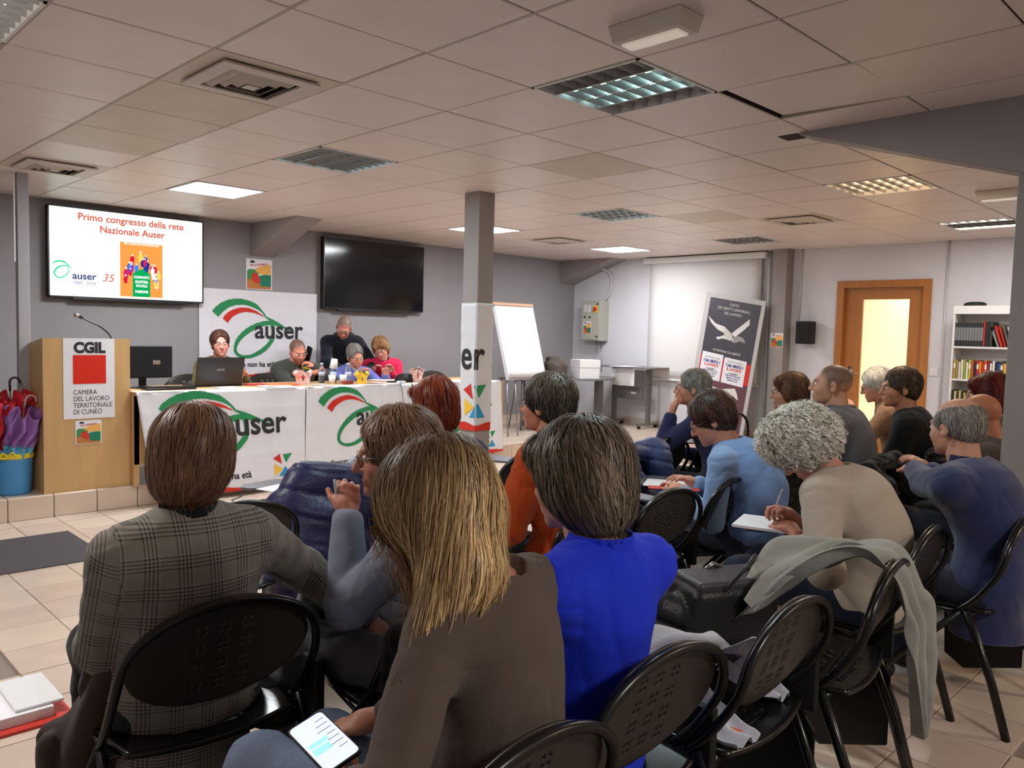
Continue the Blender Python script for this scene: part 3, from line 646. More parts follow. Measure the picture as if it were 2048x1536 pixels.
Mx = Matrix.Translation((3.145, 6.885, TZ+.02)) @ Matrix.Rotation(math.radians(14), 4, 'X')
g = G(); g.box((-.215, -.008, 0), (.215, .004, .25), Mx); ld = g.ob('lid', M('laptop_lid', (38, 33, 34), .35), t, bev=.004)
fl = lambda u, v: tuple(Mx @ Vector((u, -.0095, .13+v))); txt('ASUS', .026, fl, M('lid_text', (150, 145, 145), .4), ld, sx=1.2, bold=.0006)
mGl = M('clear_plastic', (235, 240, 245), .06, trans=.92, ior=1.2); mLab = M('bottle_label', (190, 200, 225), .5)
def bottle(x, y, lab, cup, proto=[None]):
    t = thing('water_bottle', lab, 'bottle', (x, y, TZ), 'small water bottles on the long table')
    g = G(); g.lathe([(0, 0), (.028, 0), (.031, .01), (.031, .05), (.029, .06), (.031, .07), (.031, .115), (.024, .15), (.013, .172), (.0125, .185), (0, .185)], (x, y, TZ), 20); g.ob('body', mGl, t, smooth=True)
    g = G(); g.lathe([(.0318, .072), (.0318, .11)], (x, y, TZ), 20); g.ob('label', mLab, t, smooth=True)
    g = G(); g.lathe([(0, .183), (.0145, .183), (.0145, .198), (0, .198)], (x, y, TZ), 16); g.ob('cap', M('cap_blue', (200, 215, 235), .4), t, smooth=True)
    if cup:
        c = thing('paper_cup', cup, 'cup', (x, y, TZ+.15), 'white cups on the long table')
        Mx = Matrix.Rotation(math.radians(8), 3, 'Y')
        g = G(); g.lathe([(.040, 0), (.030, .10), (0, .10)], (x, y, TZ+.142), 20, Mx=Mx); o = g.ob('wall', mWhiteP, c, smooth=True); solid(o, .001, 0)
bottle(3.36, 6.93, 'water bottle under an upturned cup right of the laptop', 'white cup upturned over the bottle beside the laptop')
bottle(4.225, 6.95, 'clear water bottle right of the pink-wrapped flower pot', None)
bottle(4.325, 6.90, 'water bottle under an upturned cup in front of the blue sweater', 'white cup upturned over the bottle before the blue sweater')
bottle(4.47, 6.86, 'clear water bottle just left of the yellow-wrapped flower pot', None)
for x, y, l in ((4.275, 6.84, 'white cup standing left of two bottles'), (4.395, 6.83, 'white cup standing between the two right-hand bottles')):
    c = thing('paper_cup', l, 'cup', (x, y, TZ), 'white cups on the long table')
    g = G(); g.lathe([(0, .002), (.028, .0), (.036, .085), (.0345, .085), (.027, .004), (0, .004)], (x, y, TZ), 20); g.ob('wall', mWhiteP, c, smooth=True)
def pot(x, y, lab, wrap, rib, blooms, r=.055, h=.10, flare=1.9, seed=1):
    rr = random.Random(seed); t = thing('potted_flower', lab, 'flower pot', (x, y, TZ))
    g = G(); g.lathe([(0, 0), (r*.72, 0), (r, h), (r*.9, h), (0, h*.8)], (x, y, TZ), 18); g.ob('pot', M('pot_brown', (120, 70, 55), .7), t, smooth=True)
    g = G(); g.grid(lambda u, v: (x+math.cos(u*6.283)*(r*(.78+.3*v+flare*.35*max(0, v-.55)**1)*(1+.06*math.sin(u*44)+.13*v*v*math.sin(u*25.1))), y+math.sin(u*6.283)*(r*(.78+.3*v+flare*.35*max(0, v-.55))*(1+.06*math.sin(u*44)+.13*v*v*math.sin(u*25.1))), TZ+.001+v*h*1.25+.02*v*v*math.sin(u*31.4)), 90, 8)
    w = g.ob('wrapping', wrap, t); solid(w, .001, 0)
    g = G(); g.lathe([(r*.98, .0), (r*1.04, .006), (r*.98, .012)], (x, y, TZ+h*.72), 24, wob=.0); g.ob('ribbon', rib, t, smooth=True)
    g = G()
    for k in range(16):
        a = rr.uniform(0, 6.28); q = rr.uniform(.3, 1)*r*1.2; z = TZ+h+.01+rr.uniform(0, .02); d = Vector((math.cos(a), math.sin(a), .5)).normalized(); s_ = d.cross(Vector((0, 0, 1))).normalized()*.014
        p = Vector((x, y, z)); g.add([tuple(p), tuple(p+d*q*.6+s_), tuple(p+d*q*1.1), tuple(p+d*q*.6-s_)], [(0, 1, 2, 3)])
    g.ob('leaves', M('leaf_green', (60, 110, 45), .6), t)
    for k, (bx, by, bz, bm_) in enumerate(blooms):
        g = G(); c = Vector((x+bx, y+by, TZ+h+bz))
        for q in range(6):
            a = q*math.pi/3+k; dx = Vector((math.cos(a), math.sin(a)*.8, .35))*.02; pe = Vector((-math.sin(a), math.cos(a), 0))*.011
            g.add([tuple(c), tuple(c+dx*.7+pe), tuple(c+dx*1.25), tuple(c+dx*.7-pe)], [(0, 1, 2, 3)])
        g.lathe([(0, -.003), (.007, 0), (.006, .006), (0, .008)], tuple(c), 8); g.ob('bloom', bm_, t, smooth=True)
fy, fp_, fr, fv = M('petal_yellow', (245, 205, 40), .6), M('petal_magenta', (190, 50, 120), .6), M('petal_red', (190, 40, 50), .6), M('petal_violet', (90, 40, 110), .6)
fwh = M('petal_white', (235, 225, 225), .6)
pot(3.965, 6.86, 'flower pot in pink and white wrapping with a magenta ribbon and yellow blooms', M('wrap_pink', (228, 190, 185), .5, var=.25, vs=25), M('ribbon_magenta', (200, 30, 80), .4), [(-.03, -.03, .045, fp_), (-.05, 0, .04, fp_), (.01, -.03, .055, fy), (.035, -.02, .05, fy), (.055, -.02, .045, fy), (.02, .02, .06, fy)], .072, .095, 1.6, 2)
pot(4.50, 6.66, 'flower pot in bright yellow wrapping near the table edge', M('wrap_yellow', (245, 200, 60), .4, var=.05), mRib, [(0, 0, .02, fv), (-.02, .01, .02, fv), (.02, -.01, .018, fv)], .05, .085, 2.8, 3)
pot(5.20, 6.68, 'flower pot in pale pink wrapping with red and white blooms near the column', M('wrap_palepink', (225, 185, 175), .5, var=.3, vs=30), M('ribbon_pink', (200, 120, 120), .4), [(-.02, -.02, .03, fr), (.01, -.02, .04, fr), (.035, 0, .035, fwh), (.03, .02, .045, fwh), (-.03, .02, .03, fr)], .058, .10, 1.2, 4)
def paper(x, y, w, d, rz, lab, z=TZ+.004, mat=mPaper, cat='paper', th=.002, nm='paper_sheet'):
    g = G(); g.box((-w/2, -d/2, 0), (w/2, d/2, th)); o = g.ob(nm, mat); o.location = (x, y, z); o.rotation_euler = (0, 0, rz); tag(o, lab, cat); return o
paper(3.15, 6.66, .21, .29, .1, 'white sheet lying in front of the laptop')
paper(3.60, 6.70, .21, .29, 1.3, 'printed white sheet between bottle and orange folder')
paper(3.73, 6.85, .22, .30, 1.4, 'orange folder lying before the man on the phone', mat=M('folder_orange', (235, 110, 60), .6), cat='folder', th=.004, nm='folder')
paper(3.52, 6.95, .2, .13, .2, 'red booklet beside the bottle right of the laptop', mat=M('booklet_red', (190, 40, 45), .6), cat='booklet', th=.006, nm='booklet')
paper(4.72, 6.70, .2, .14, .4, 'red and white leaflet beside the yellow pot', mat=M('leaflet', (225, 190, 190), .6, var=.3, vs=40), cat='leaflet', nm='leaflet')
paper(4.36, 6.70, .10, .06, .1, 'small dark red box between the cups and the yellow pot', mat=M('box_red', (150, 60, 55), .5), cat='box', th=.03, nm='small_box')
paper(5.42, 6.78, .30, .21, .15, 'white sheets on the table left of the column')
paper(5.72, 6.70, .29, .21, -.1, 'white sheet on the table close behind the column')
paper(5.0, 7.0, .21, .28, .5, 'open white notebook in front of the woman in pink', th=.006)
paper(4.06, 6.75, .12, .16, .6, 'loose white sheet under the pink-wrapped pot')
t = thing('cap', 'black flat cap lying on the long table in front of the pink sweater', 'cap', (5.1, 6.78, TZ))
g = G(); g.lathe([(0, .085), (.05, .082), (.085, .06), (.105, .025), (.10, .003), (0, .002)], (5.12, 6.78, TZ+.002), 24, sx=1.1, wob=.05, wn=3); g.ob('crown', mBlackM, t, smooth=True)
g = G(); g.lathe([(0, .012), (.07, .010), (.075, .004), (0, .002)], (4.98, 6.76, TZ+.002), 20, sx=1.4); g.ob('peak', mBlackM, t, smooth=True)
t = thing('socket_block', 'white plug block on the table edge with a cable hanging down the banner', 'socket', (4.88, 6.53, TZ))
g = G(); g.box((4.84, 6.50, TZ+.004), (4.92, 6.55, TZ+.03)); g.ob('block', mWhiteP, t, bev=.004)
g = G(); g.tube([tuple(p) for p in bez([(4.85, 6.505, TZ+.018), (4.84, 6.472, TZ-.02), (4.86, 6.46, .75), (4.84, 6.462, .6), (4.80, 6.455, .45)], 8)], .003, 6); g.ob('cable', mBlack, t, smooth=True)
g = G(); g.tube([tuple(p) for p in bez([(3.15, 6.44, .004), (3.0, 6.3, .004), (3.25, 6.2, .004), (3.5, 6.3, .004), (3.8, 6.45, .004)], 8)], .004, 6); tag(g.ob('floor_cable', mBlack, smooth=True), 'thin black cable on the tiles under the leftmost table banner', 'cable')
# ------------------------------------------------------------------ flipchart
t = thing('flipchart', 'flipchart with blank white paper on a metal easel behind the column', 'flipchart', (7.25, 7.3, ST))
def ff(u, v, o=0): return (6.90+u+.02*(1-v/.92), 7.36-.26*(1-v/.92)+o*-1, .90+v)
g = G(); g.prism([(-.005, -.03), (.705, -.03), (.705, .93), (-.005, .93)], lambda u, v: ff(u, v, -.012), lambda u, v: ff(u, v, -.002)); g.ob('board', M('board_white', (205, 205, 210), .4), t)
for k in range(3):
    g = G(); g.grid(lambda a, b: ff(.01+.68*a+.01*k, .02*k+(.90-.02*k)*b, .004+.004*(3-k)+.012*(1-b)*(math.sin(a*3+k)+1)*.5), 10, 12); o = g.ob('paper_sheet', mPaper, t, smooth=True); solid(o, .0006, 0)
g = G(); g.prism([(-.01, .90), (.70, .90), (.70, .935), (-.01, .935)], lambda u, v: ff(u, v, .006), lambda u, v: ff(u, v, .028)); g.ob('clamp_bar', M('clamp_wood', (190, 140, 105), .5), t)
g = G(); g.tube([(6.94, 7.40, 1.8), (6.90, 7.75, ST)], .009, 8); g.ob('leg', mMetal, t, smooth=True)
g = G(); g.tube([(7.56, 7.40, 1.8), (7.62, 7.75, ST)], .009, 8); g.ob('leg', mMetal, t, smooth=True)
g = G(); g.tube([(7.09, 7.12, .90), (7.10, 7.06, ST)], .009, 8); g.ob('leg', mMetal, t, smooth=True)
g = G(); g.tube([(6.95, 7.12, .92), (6.93, 7.06, ST)], .009, 8); g.ob('leg', mMetal, t, smooth=True)
# ------------------------------------------------------------------ right stage corner
mGT = M('table_grey', (120, 116, 118), .4); mGL = M('table_leg_grey', (105, 103, 106), .45)
t = thing('round_front_table', 'grey table with a curved front edge standing in the stage corner', 'table', (8.75, 7.1, ST))
pts = [(8.05, 7.62), (8.0, 7.32)]+[(8.56+.56*math.cos(a), 7.30+.42*math.sin(a)) for a in np.linspace(math.pi, 2*math.pi, 17)]+[(9.12, 7.62)]
g = G(); g.prism(pts, lambda u, v: (u, v, .835), lambda u, v: (u, v, .860)); g.ob('tabletop', mGT, t)
g = G(); g.box((8.66, 7.05, ST+.04), (8.76, 7.13, .835)); g.ob('leg', mGL, t); g = G(); g.box((8.16, 7.22, ST+.04), (8.22, 7.28, .835)); g.ob('leg', mGL, t)
g = G(); g.box((8.62, 6.80, ST+.001), (8.80, 7.55, ST+.045)); g.ob('foot', mGL, t, bev=.01)
g = G(); g.box((8.12, 6.95, ST+.03), (8.25, 7.5, ST+.06)); g.ob('foot', mGL, t, bev=.01)
for x, y in ((8.185, 6.98), (8.185, 7.45)): g = G(); g.lathe([(0, -.014), (.03, -.014), (.03, .014), (0, .014)], (x, y, ST+.031), 14, Mx=Matrix.Rotation(1.57, 3, 'Y')); g.ob('castor', mBlackM, t)
t = thing('folding_table', 'tall grey folding table on castors against the white wall', 'table', (9.1, 6.9, ST))
g = G(); g.box((8.98, 6.42, 1.005), (9.46, 7.35, 1.025)); g.ob('tabletop', mGT, t, bev=.004)
for y in (6.62, 7.22): g = G(); g.box((9.20, y-.02, ST+.05), (9.27, y+.02, 1.005)); g.ob('leg', mGL, t)
for y in (6.62, 7.22): g = G(); g.box((9.0, y-.03, ST+.04), (9.46, y+.03, ST+.075)); g.ob('foot', mMetal, t, bev=.01)
for x, y in ((9.03, 6.62), (9.42, 6.62), (9.03, 7.22), (9.42, 7.22)): g = G(); g.lathe([(0, -.014), (.022, -.014), (.022, .014), (0, .014)], (x, y, ST+.023), 14, Mx=Matrix.Rotation(1.57, 3, 'Y')); g.ob('castor', mBlackM, t)
g = G(); g.box((9.16, 6.66, .56), (9.175, 7.18, .74)); pn = g.ob('modesty_panel', mGL, t)
txt('IBREL', .04, lambda u, v: (9.157, 6.82-u, .64+v), mPaper, pn, bold=.001)
t = thing('carton', 'white cardboard archive box with a lid on the curved grey table', 'box', (8.45, 7.1, .86))
Mx = Matrix.Translation((8.44, 7.12, .861)) @ Matrix.Rotation(math.radians(-20), 4, 'Z')
g = G(); g.box((-.155, -.13, 0), (.155, .13, .17), Mx); g.ob('body', M('carton_white', (228, 226, 228), .6), t, bev=.002)
g = G(); g.box((-.16, -.135, .15), (.16, .135, .255), Mx); g.ob('lid', M('carton_white', (228, 226, 228), .6), t, bev=.002)
g = G(); g.box((8.82, 7.36, .861), (9.05, 7.54, 1.0)); o = g.ob('device_box', M('device_dark', (60, 62, 75), .5, var=.3, vs=20), bev=.01); tag(o, 'small dark device lying behind the white carton', 'device')
paper(9.05, 6.9, .42, .30, .1, 'sheet of white card standing on the folding table edge', z=1.027)
g = G(); g.box((9.02, 6.72, .76), (9.03, 7.12, 1.0)); o = g.ob('card_panel', mPaper); tag(o, 'white card hanging below the folding tabletop', 'card')
o = paper(7.9, 7.15, .26, .20, .2, 'white sheet on a low table edge beside the flipchart', z=.86)
t = thing('electrical_cabinet', 'grey electrical cabinet with a red switch on the white wall', 'cabinet', (9.4, 7.77, 1.66))
g = G(); g.box((9.30, 7.585, 1.365), (9.5, 7.95, 1.96)); g.ob('housing', M('cabinet_grey', (176, 176, 164), .45), t, bev=.006)
g = G(); g.box((9.285, 7.60, 1.38), (9.302, 7.935, 1.945)); dd = g.ob('door', M('cabinet_grey', (176, 176, 164)), t, bev=.004)
g = G(); g.box((9.28, 7.625, 1.79), (9.286, 7.70, 1.89)); g.ob('yellow_plate', M('sw_yellow', (235, 190, 40), .4), dd)
g = G(); g.lathe([(0, 0), (.028, 0), (.026, .03), (0, .032)], (9.28, 7.662, 1.84), 18, Mx=Matrix.Rotation(-1.57, 3, 'Y')); g.ob('red_switch', M('sw_red', (200, 40, 20), .35), dd, smooth=True)
for y in (7.87, 7.77): g = G(); g.lathe([(0, 0), (.014, 0), (.012, .012), (0, .014)], (9.284, y, 1.72), 14, Mx=Matrix.Rotation(-1.57, 3, 'Y')); g.ob('button', mBlack, dd)
for z in (1.90, 1.42): g = G(); g.box((9.278, 7.615, z), (9.286, 7.64, z+.025)); g.ob('lock', mBlack, dd)
g = G(); g.box((9.282, 7.76, 1.80), (9.2855, 7.88, 1.90)); pl = g.ob('label_plate', mPaper, dd)
for i, s_ in enumerate(('FORZA', 'MOTRICE', '400 V')): txt(s_, .026, lambda u, v: (9.2805, 7.82-u, 1.872-.032*i+v), mInk, pl)
fnc = lambda u, v, k=0: (9.2815-k, 7.89-u, 1.47+v)
o = flat_thing('poster', 'tiny tomato flyer taped to the electrical cabinet door', 'poster', fnc, .15, .185); flyer(fnc, .15, .185, o)
conduit('flexible_conduit', [tuple(p) for p in bez([(9.44, 7.66, 1.95), (9.46, 7.55, 2.08), (9.46, 7.52, 2.25), (9.44, 7.55, 2.38), (9.40, 7.68, 2.46), (9.38, 7.72, CEIL)], 8)], 'flexible grey conduit rising from the electrical cabinet to the ceiling', .017)
for k, y in enumerate((7.80, 7.72, 7.66)): conduit('cable_drop', [(9.485, y, 1.37), (9.485, y+(.02 if k else 0), ST+.75)], ['left cable under the electrical cabinet', 'middle cable under the electrical cabinet', 'right cable under the electrical cabinet'][k], .009)
# projection screen
t = thing('projection_screen', 'wide white roll-down projection screen on the white wall', 'screen', (9.45, 5.97, 2.5))
g = G(); g.box((9.38, 5.02, 2.475), (9.47, 6.90, 2.555)); g.ob('case', mWhiteP, t, bev=.01)
g = G(); g.grid(lambda a, b: (9.43-.006*math.sin(a*3.1), 5.09+1.72*a, .87+1.61*b), 12, 12); o = g.ob('fabric', M('screen_white', (222, 220, 220), .8), t, smooth=True); solid(o, .001, 0)
g = G(); g.box((9.42, 5.08, .845), (9.44, 6.82, .875)); g.ob('bottom_bar', mWhiteP, t, bev=.004)
for y in (5.05, 6.87): g = G(); g.box((9.47, y-.02, 2.49), (9.5, y+.02, 2.54)); g.ob('bracket', mWhiteP, t)
# roll-up / leaning poster panel
TL = np.array((9.30, 5.78, 2.065)); Wv = np.array((-.02, -.86, -.14)); Hv = np.array((-.12, .19, -1.80)); nv = np.cross(Wv, Hv); nv /= np.linalg.norm(nv)
if nv[0] > 0: nv = -nv
def fr(u, v, k=0):      # u,v in 0..1 ; v up from bottom
    return tuple(TL+Wv*u+Hv*(1-v)+nv*k)
t = thing('display_panel', 'tall dark poster panel with paper bird and horse leaning on the wall', 'display panel', tuple(TL+Wv*.5+Hv))
def slab(u0, u1, v0, v1, k0, k1, nm, mt, par=None):
    V = [fr(u, v, k) for k in (k0, k1) for u, v in ((u0, v0), (u1, v0), (u1, v1), (u0, v1))]
    return mk(nm, V, [(0, 1, 2, 3), (7, 6, 5, 4), (0, 4, 5, 1), (1, 5, 6, 2), (2, 6, 7, 3), (3, 7, 4, 0)], mt, par or t)
slab(0, 1, 0, 1, 0, .02, 'backboard', M('panel_silver', (188, 184, 184), .45))
prn = slab(.085, .94, 0.0, .965, .02, .022, 'print', M('print_charcoal', (62, 58, 66), .5))
mBg2 = M('print_maroon', (98, 60, 68), .5); slab(.085, .94, 0.02, .40, .022, .0235, 'maroon_field', mBg2, prn)
slab(.085, .94, .40, .55, .022, .0233, 'red_field', mRed, prn); slab(.085, .94, .0, .06, .0235, .025, 'red_foot', mRed, prn)
fa = .86; fH = 1.82
def ft_(uc, vc): return lambda u, v: fr(uc+u/fa, vc+v/fH, .0255)
mPW = M('print_white', (215, 212, 210), .6); mPG = M('print_grey', (150, 146, 146), .6); mPB = M('print_navy', (35, 45, 120), .6)
for s_, v_, z_ in (('CARTA', .925, .05), ('DEI DIRITTI UNIVERSALI', .893, .052), ('DEL LAVORO', .861, .05), ('PATRIMONIO DI LIBERT\u00c0', .593, .042), ('PATRIMONIO DI UMANIT\u00c0', .075, .04)): txt(s_, z_, ft_(.51, v_), mPW, prn, sx=.85)
def pp(L, m, nm='paper_fold'): poly([(a, b) for a, b in L], lambda u, v: fr(u, v, .0262), m, prn, nm)
pp([(.10, .83), (.135, .82), (.25, .785), (.41, .775), (.42, .73), (.30, .745), (.17, .785)], mPW); pp([(.41, .775), (.54, .735), (.60, .69), (.50, .685), (.42, .72)], M('paper_shade1', (198, 194, 190), .6))
pp([(.54, .735), (.62, .775), (.80, .86), (.81, .82), (.74, .78), (.65, .735), (.60, .715)], mPW); pp([(.60, .715), (.66, .73), (.75, .72), (.80, .69), (.70, .695), (.62, .675), (.56, .68)], mPG)
pp([(.42, .715), (.50, .69), (.40, .69), (.33, .675), (.29, .69), (.36, .70)], mPW)
pp([(.15, .33), (.28, .345), (.52, .335), (.62, .35), (.75, .365), (.80, .33), (.83, .29), (.78, .30), (.72, .315), (.68, .29), (.62, .275), (.40, .27), (.24, .275), (.16, .30)], mPW)
pp([(.60, .28), (.68, .285), (.75, .265), (.76, .21), (.72, .20), (.71, .245), (.62, .25)], mPG); pp([(.42, .275), (.52, .275), (.55, .22), (.52, .17), (.49, .17), (.50, .22)], mPW); pp([(.2, .28), (.28, .275), (.27, .2), (.22, .16), (.2, .17), (.24, .21)], mPG)
for k, (a, b) in enumerate(((.11, .475), (.50, .87))):
    pg = slab(a, b, .385+.0*k, .575-.01*k, .026, .0275, 'paper_notice', mPaper, prn)
    pf = lambda u, v: fr((a+b)/2+u/fa, .48+v/fH, .0285)
    txt('? HA VINTO ?', .052, lambda u, v: pf(u, v+.045), mPB, prn, bold=.003, sx=.8); txt('IL LAVORO!', .05, lambda u, v: pf(u, v+.0), mRed, prn, bold=.002, sx=.8)
    for q in range(3): txt('FIRMA PER LA CARTA DEI DIRITTI'[:24-4*q], .022, lambda u, v: pf(u, v-.07-.03*q), mPB, prn, bold=.001, sx=.8)
    for q in range(9): poly([(-.11+q*.025, .10), (-.10+q*.025, .135), (-.093+q*.025, .10)], pf, mPG, prn, 'figure_print')
    poly([(-.09, -.035), (0, -.055), (.09, -.03), (.03, -.02)], pf, mPG, prn, 'shade_print')
# flyer on wall column
fnc2 = lambda u, v, k=0: (9.317-k, 4.87-u, 1.36+v)
o = flat_thing('poster', 'small bright flyer taped to the grey column beside the black speaker', 'poster', fnc2, .165, .175); flyer(fnc2, .165, .175, o)
# ------------------------------------------------------------------ bookcase
mSh = M('bookcase_white', (226, 225, 226), .5)
t = thing('bookcase', 'white bookcase full of books against the right wall', 'bookcase', (9.35, 2.37, 0))
by0, by1 = 1.95, 2.765
for y in (by0, by1-.02): g = G(); g.box((9.2, y, 0), (9.49, y+.02, 1.855)); g.ob('side_panel', mSh, t, bev=.001)
g = G(); g.box((9.475, by0, 0), (9.49, by1, 1.855)); g.ob('back_panel', mSh, t)
for z in (1.835, 1.415, 1.075, .715, .355, .03): g = G(); g.box((9.2, by0+.02, z), (9.475, by1-.02, z+.02)); g.ob('shelf', mSh, t, bev=.001)
g = G(); g.box((9.195, by0, 1.77), (9.2, by1, 1.855)); g.ob('top_fascia', mSh, t)
bk = {}
def book(y, z, th, h, d, rgb, lab, grp, lean=0, band=None):
    t = thing('book', lab, 'book', (9.21+d/2, y-th/2, z), grp); t.rotation_euler = (lean, 0, 0)
    if lean: t.location = (9.21+d/2, y-th/2, z+abs(math.sin(lean))*th*.5)
    g = G(); x0, x1 = -d/2, d/2
    g.box((x0, -th/2, 0), (x0+.002, th/2, h)); g.box((x0, -th/2, 0), (x1, -th/2+.0015, h)); g.box((x0, th/2-.0015, 0), (x1, th/2, h))
    W[t.name] = np.zeros(3); g.ob('cover', M('book_%d_%d_%d' % rgb, rgb, .5), t)
    g = G(); g.box((x0+.002, -th/2+.0015, .002), (x1-.003, th/2-.0015, h-.003)); g.ob('pages', M('page_block', (225, 215, 195), .8), t)
    if band: g = G(); g.box((x0-.0006, -th/2+.001, h*band[0]), (x0+.0002, th/2-.001, h*band[1])); g.ob('spine_label', M('band_%d_%d_%d' % band[2], band[2], .5), t)
y = 2.742
for k in range(10):
    book(y, 1.435, .0255, .245, .19, (46, 48, 52), ['leftmost black encyclopedia volume with silver lettering'][0] if k == 0 else 'black encyclopedia volume with silver lettering, %s in the set on the top shelf' % ['', 'second', 'third', 'fourth', 'fifth', 'sixth', 'seventh', 'eighth', 'ninth', 'last'][k], 'black encyclopedia set', band=(.25, .8, (120, 122, 125))); y -= .0263
book(y, 1.435, .018, .26, .2, (175, 40, 35), 'red book beside the black encyclopedia set', 'books on the top shelf'); y -= .019
book(y, 1.435, .035, .26, .2, (38, 38, 36), 'thick dark book right of the red one', 'books on the top shelf'); y -= .037
book(y, 1.435, .03, .255, .2, (50, 52, 46), 'thick dark green book on the top shelf', 'books on the top shelf'); y -= .075
for k, (th, c, nm) in enumerate(((.016, (150, 155, 155), 'grey'), (.02, (200, 50, 40), 'bright red'), (.012, (205, 70, 60), 'thin red'), (.02, (90, 95, 90), 'dark grey'), (.015, (215, 212, 205), 'cream'), (.02, (205, 200, 195), 'pale'), (.014, (60, 60, 60), 'black'), (.018, (220, 215, 210), 'white'))):
    book(y, 1.435, th, .21+.01*(k % 2), .17, c, '%s book leaning left on the top shelf' % nm, 'leaning books on the top shelf', lean=-.33+.02*k); y -= th+.016
y = 2.74
cols = [((185, 160, 80), 'ochre'), ((160, 140, 95), 'tan'), ((215, 210, 190), 'ivory'), ((225, 225, 215), 'white'), ((150, 170, 70), 'olive green'), ((225, 225, 210), 'off-white'), ((190, 190, 70), 'lime'), ((190, 90, 40), 'rust'), ((50, 45, 60), 'dark'), ((190, 50, 70), 'crimson'), ((235, 140, 40), 'orange'), ((200, 45, 35), 'scarlet'), ((225, 90, 50), 'vermilion'), ((150, 35, 40), 'burgundy'), ((215, 215, 225), 'pale blue'), ((225, 225, 230), 'bluish white'), ((40, 45, 80), 'navy'), ((60, 90, 150), 'blue'), ((70, 75, 85), 'slate'), ((215, 170, 70), 'golden')]
for k, (c, nm) in enumerate(cols):
    th = .022 if k < 19 else .045
    book(y, 1.095, th, .20-.012*(k % 3)*(1 if k < 19 else 2), .15, c, '%s paperback standing on the second shelf' % nm, 'colourful paperbacks on the second shelf', band=(.55, .8, (235, 225, 200)) if k % 3 == 0 else None); y -= th+.0022
y = 2.74
c3 = [((45, 45, 40), 'black'), ((215, 200, 160), 'cream'), ((60, 65, 45), 'dark olive'), ((210, 190, 140), 'straw'), ((50, 60, 50), 'dark green'), ((190, 180, 90), 'mustard'), ((70, 60, 50), 'brown'), ((215, 205, 180), 'beige'), ((90, 50, 45), 'maroon'), ((180, 60, 50), 'brick red'), ((200, 195, 185), 'light grey'), ((225, 220, 215), 'white'), ((170, 60, 70), 'rose'), ((220, 210, 200), 'pearl'), ((215, 200, 190), 'sand'), ((225, 220, 210), 'chalk'), ((200, 170, 160), 'salmon'), ((222, 216, 210), 'bone'), ((190, 90, 80), 'coral'), ((215, 212, 205), 'ash')]
for k, (c, nm) in enumerate(c3):
    book(y, .735, .020, .24-.01*(k % 3), .17, c, 'thin %s volume on the third shelf' % nm, 'thin volumes on the third shelf'); y -= .0225
g = G(); g.box((9.23, 2.5, 1.30), (9.40, 2.70, 1.315)); 
t = thing('hat', 'black cap lying on top of the white bookcase', 'hat', (9.33, 2.60, 1.855))
g = G(); g.lathe([(0, .045), (.05, .043), (.085, .03), (.095, .008), (.09, .001), (0, .0)], (9.33, 2.60, 1.856), 20, sy=1.15, wob=.06, wn=3); g.ob('crown', mBlackM, t, smooth=True)
# ------------------------------------------------------------------ floor clutter left
t = thing('red_folder', 'red folder with white papers lying on the floor at the left edge', 'folder', (.6, 3.35, 0))
mRF = M('folder_red', (200, 55, 45), .5)
g = G(); g.box((.30, 3.16, .0), (.90, 3.57, .012)); g.ob('cover', mRF, t, bev=.003)
g = G(); g.box((.30, 3.20, .012), (.84, 3.53, .05)); g.ob('papers', mPaper, t, bev=.002)
g = G(); g.box((.72, 3.22, .05), (.88, 3.52, .062)); g.ob('plastic_sleeve', M('sleeve_plastic', (225, 225, 228), .25), t, bev=.004)
paper(1.16, 2.36, .12, .06, .4, 'small yellow packet on the floor under the bottom edge chairs', z=0, mat=M('packet_yellow', (225, 185, 50), .4), cat='packet', th=.03, nm='packet')
# ------------------------------------------------------------------ implicit surfaces (for bodies, clothes, hair, soft things)
A3 = lambda *v: np.array(v, float)
def nrm(v): v = np.asarray(v, float); return v/(np.linalg.norm(v)+1e-12)
def rotm(yaw, pitch=0, roll=0):
    """columns: right, forward, up. yaw turns clockwise from +Y (towards +X); pitch>0 looks up; roll>0 tilts to the right"""
    y, p, r = map(math.radians, (yaw, pitch, roll))
    f = A3(math.sin(y)*math.cos(p), math.cos(y)*math.cos(p), math.sin(p)); s = A3(math.cos(y), -math.sin(y), 0); u = np.cross(s, f)
    s2 = s*math.cos(r)-u*math.sin(r); u2 = s*math.sin(r)+u*math.cos(r)
    return np.stack([s2, f, u2], 1)
class Cap:
    def __init__(s, a, b, ra, rb=None, k=.03, dep=None, fl=1.0):
        s.a, s.b, s.ra, s.rb, s.k = np.array(a, float), np.array(b, float), ra, ra if rb is None else rb, k
        s.dep = None if dep is None else nrm(dep); s.fl = fl
    def box(s): r = max(s.ra, s.rb)*max(1, s.fl); return np.minimum(s.a, s.b)-r, np.maximum(s.a, s.b)+r
    def d(s, P, inf=0):
        ba = s.b-s.a; t = np.clip(((P-s.a)@ba)/max(ba@ba, 1e-9), 0, 1); q = P-s.a-t[..., None]*ba
        r = s.ra+(s.rb-s.ra)*t
        if s.dep is not None and s.fl != 1:
            c = q@s.dep; n2 = (q*q).sum(-1)-c*c
            fe = (r*s.fl+inf)/(r+inf); l = np.sqrt(np.maximum(n2+(c/fe)**2, 1e-12)); g = np.sqrt(np.maximum(n2+(c/fe/fe)**2, 1e-12))
            return l*(l-(r+inf))/g if False else (l-(r+inf))*l/np.maximum(g, 1e-6)
        return np.sqrt((q*q).sum(-1))-r-inf
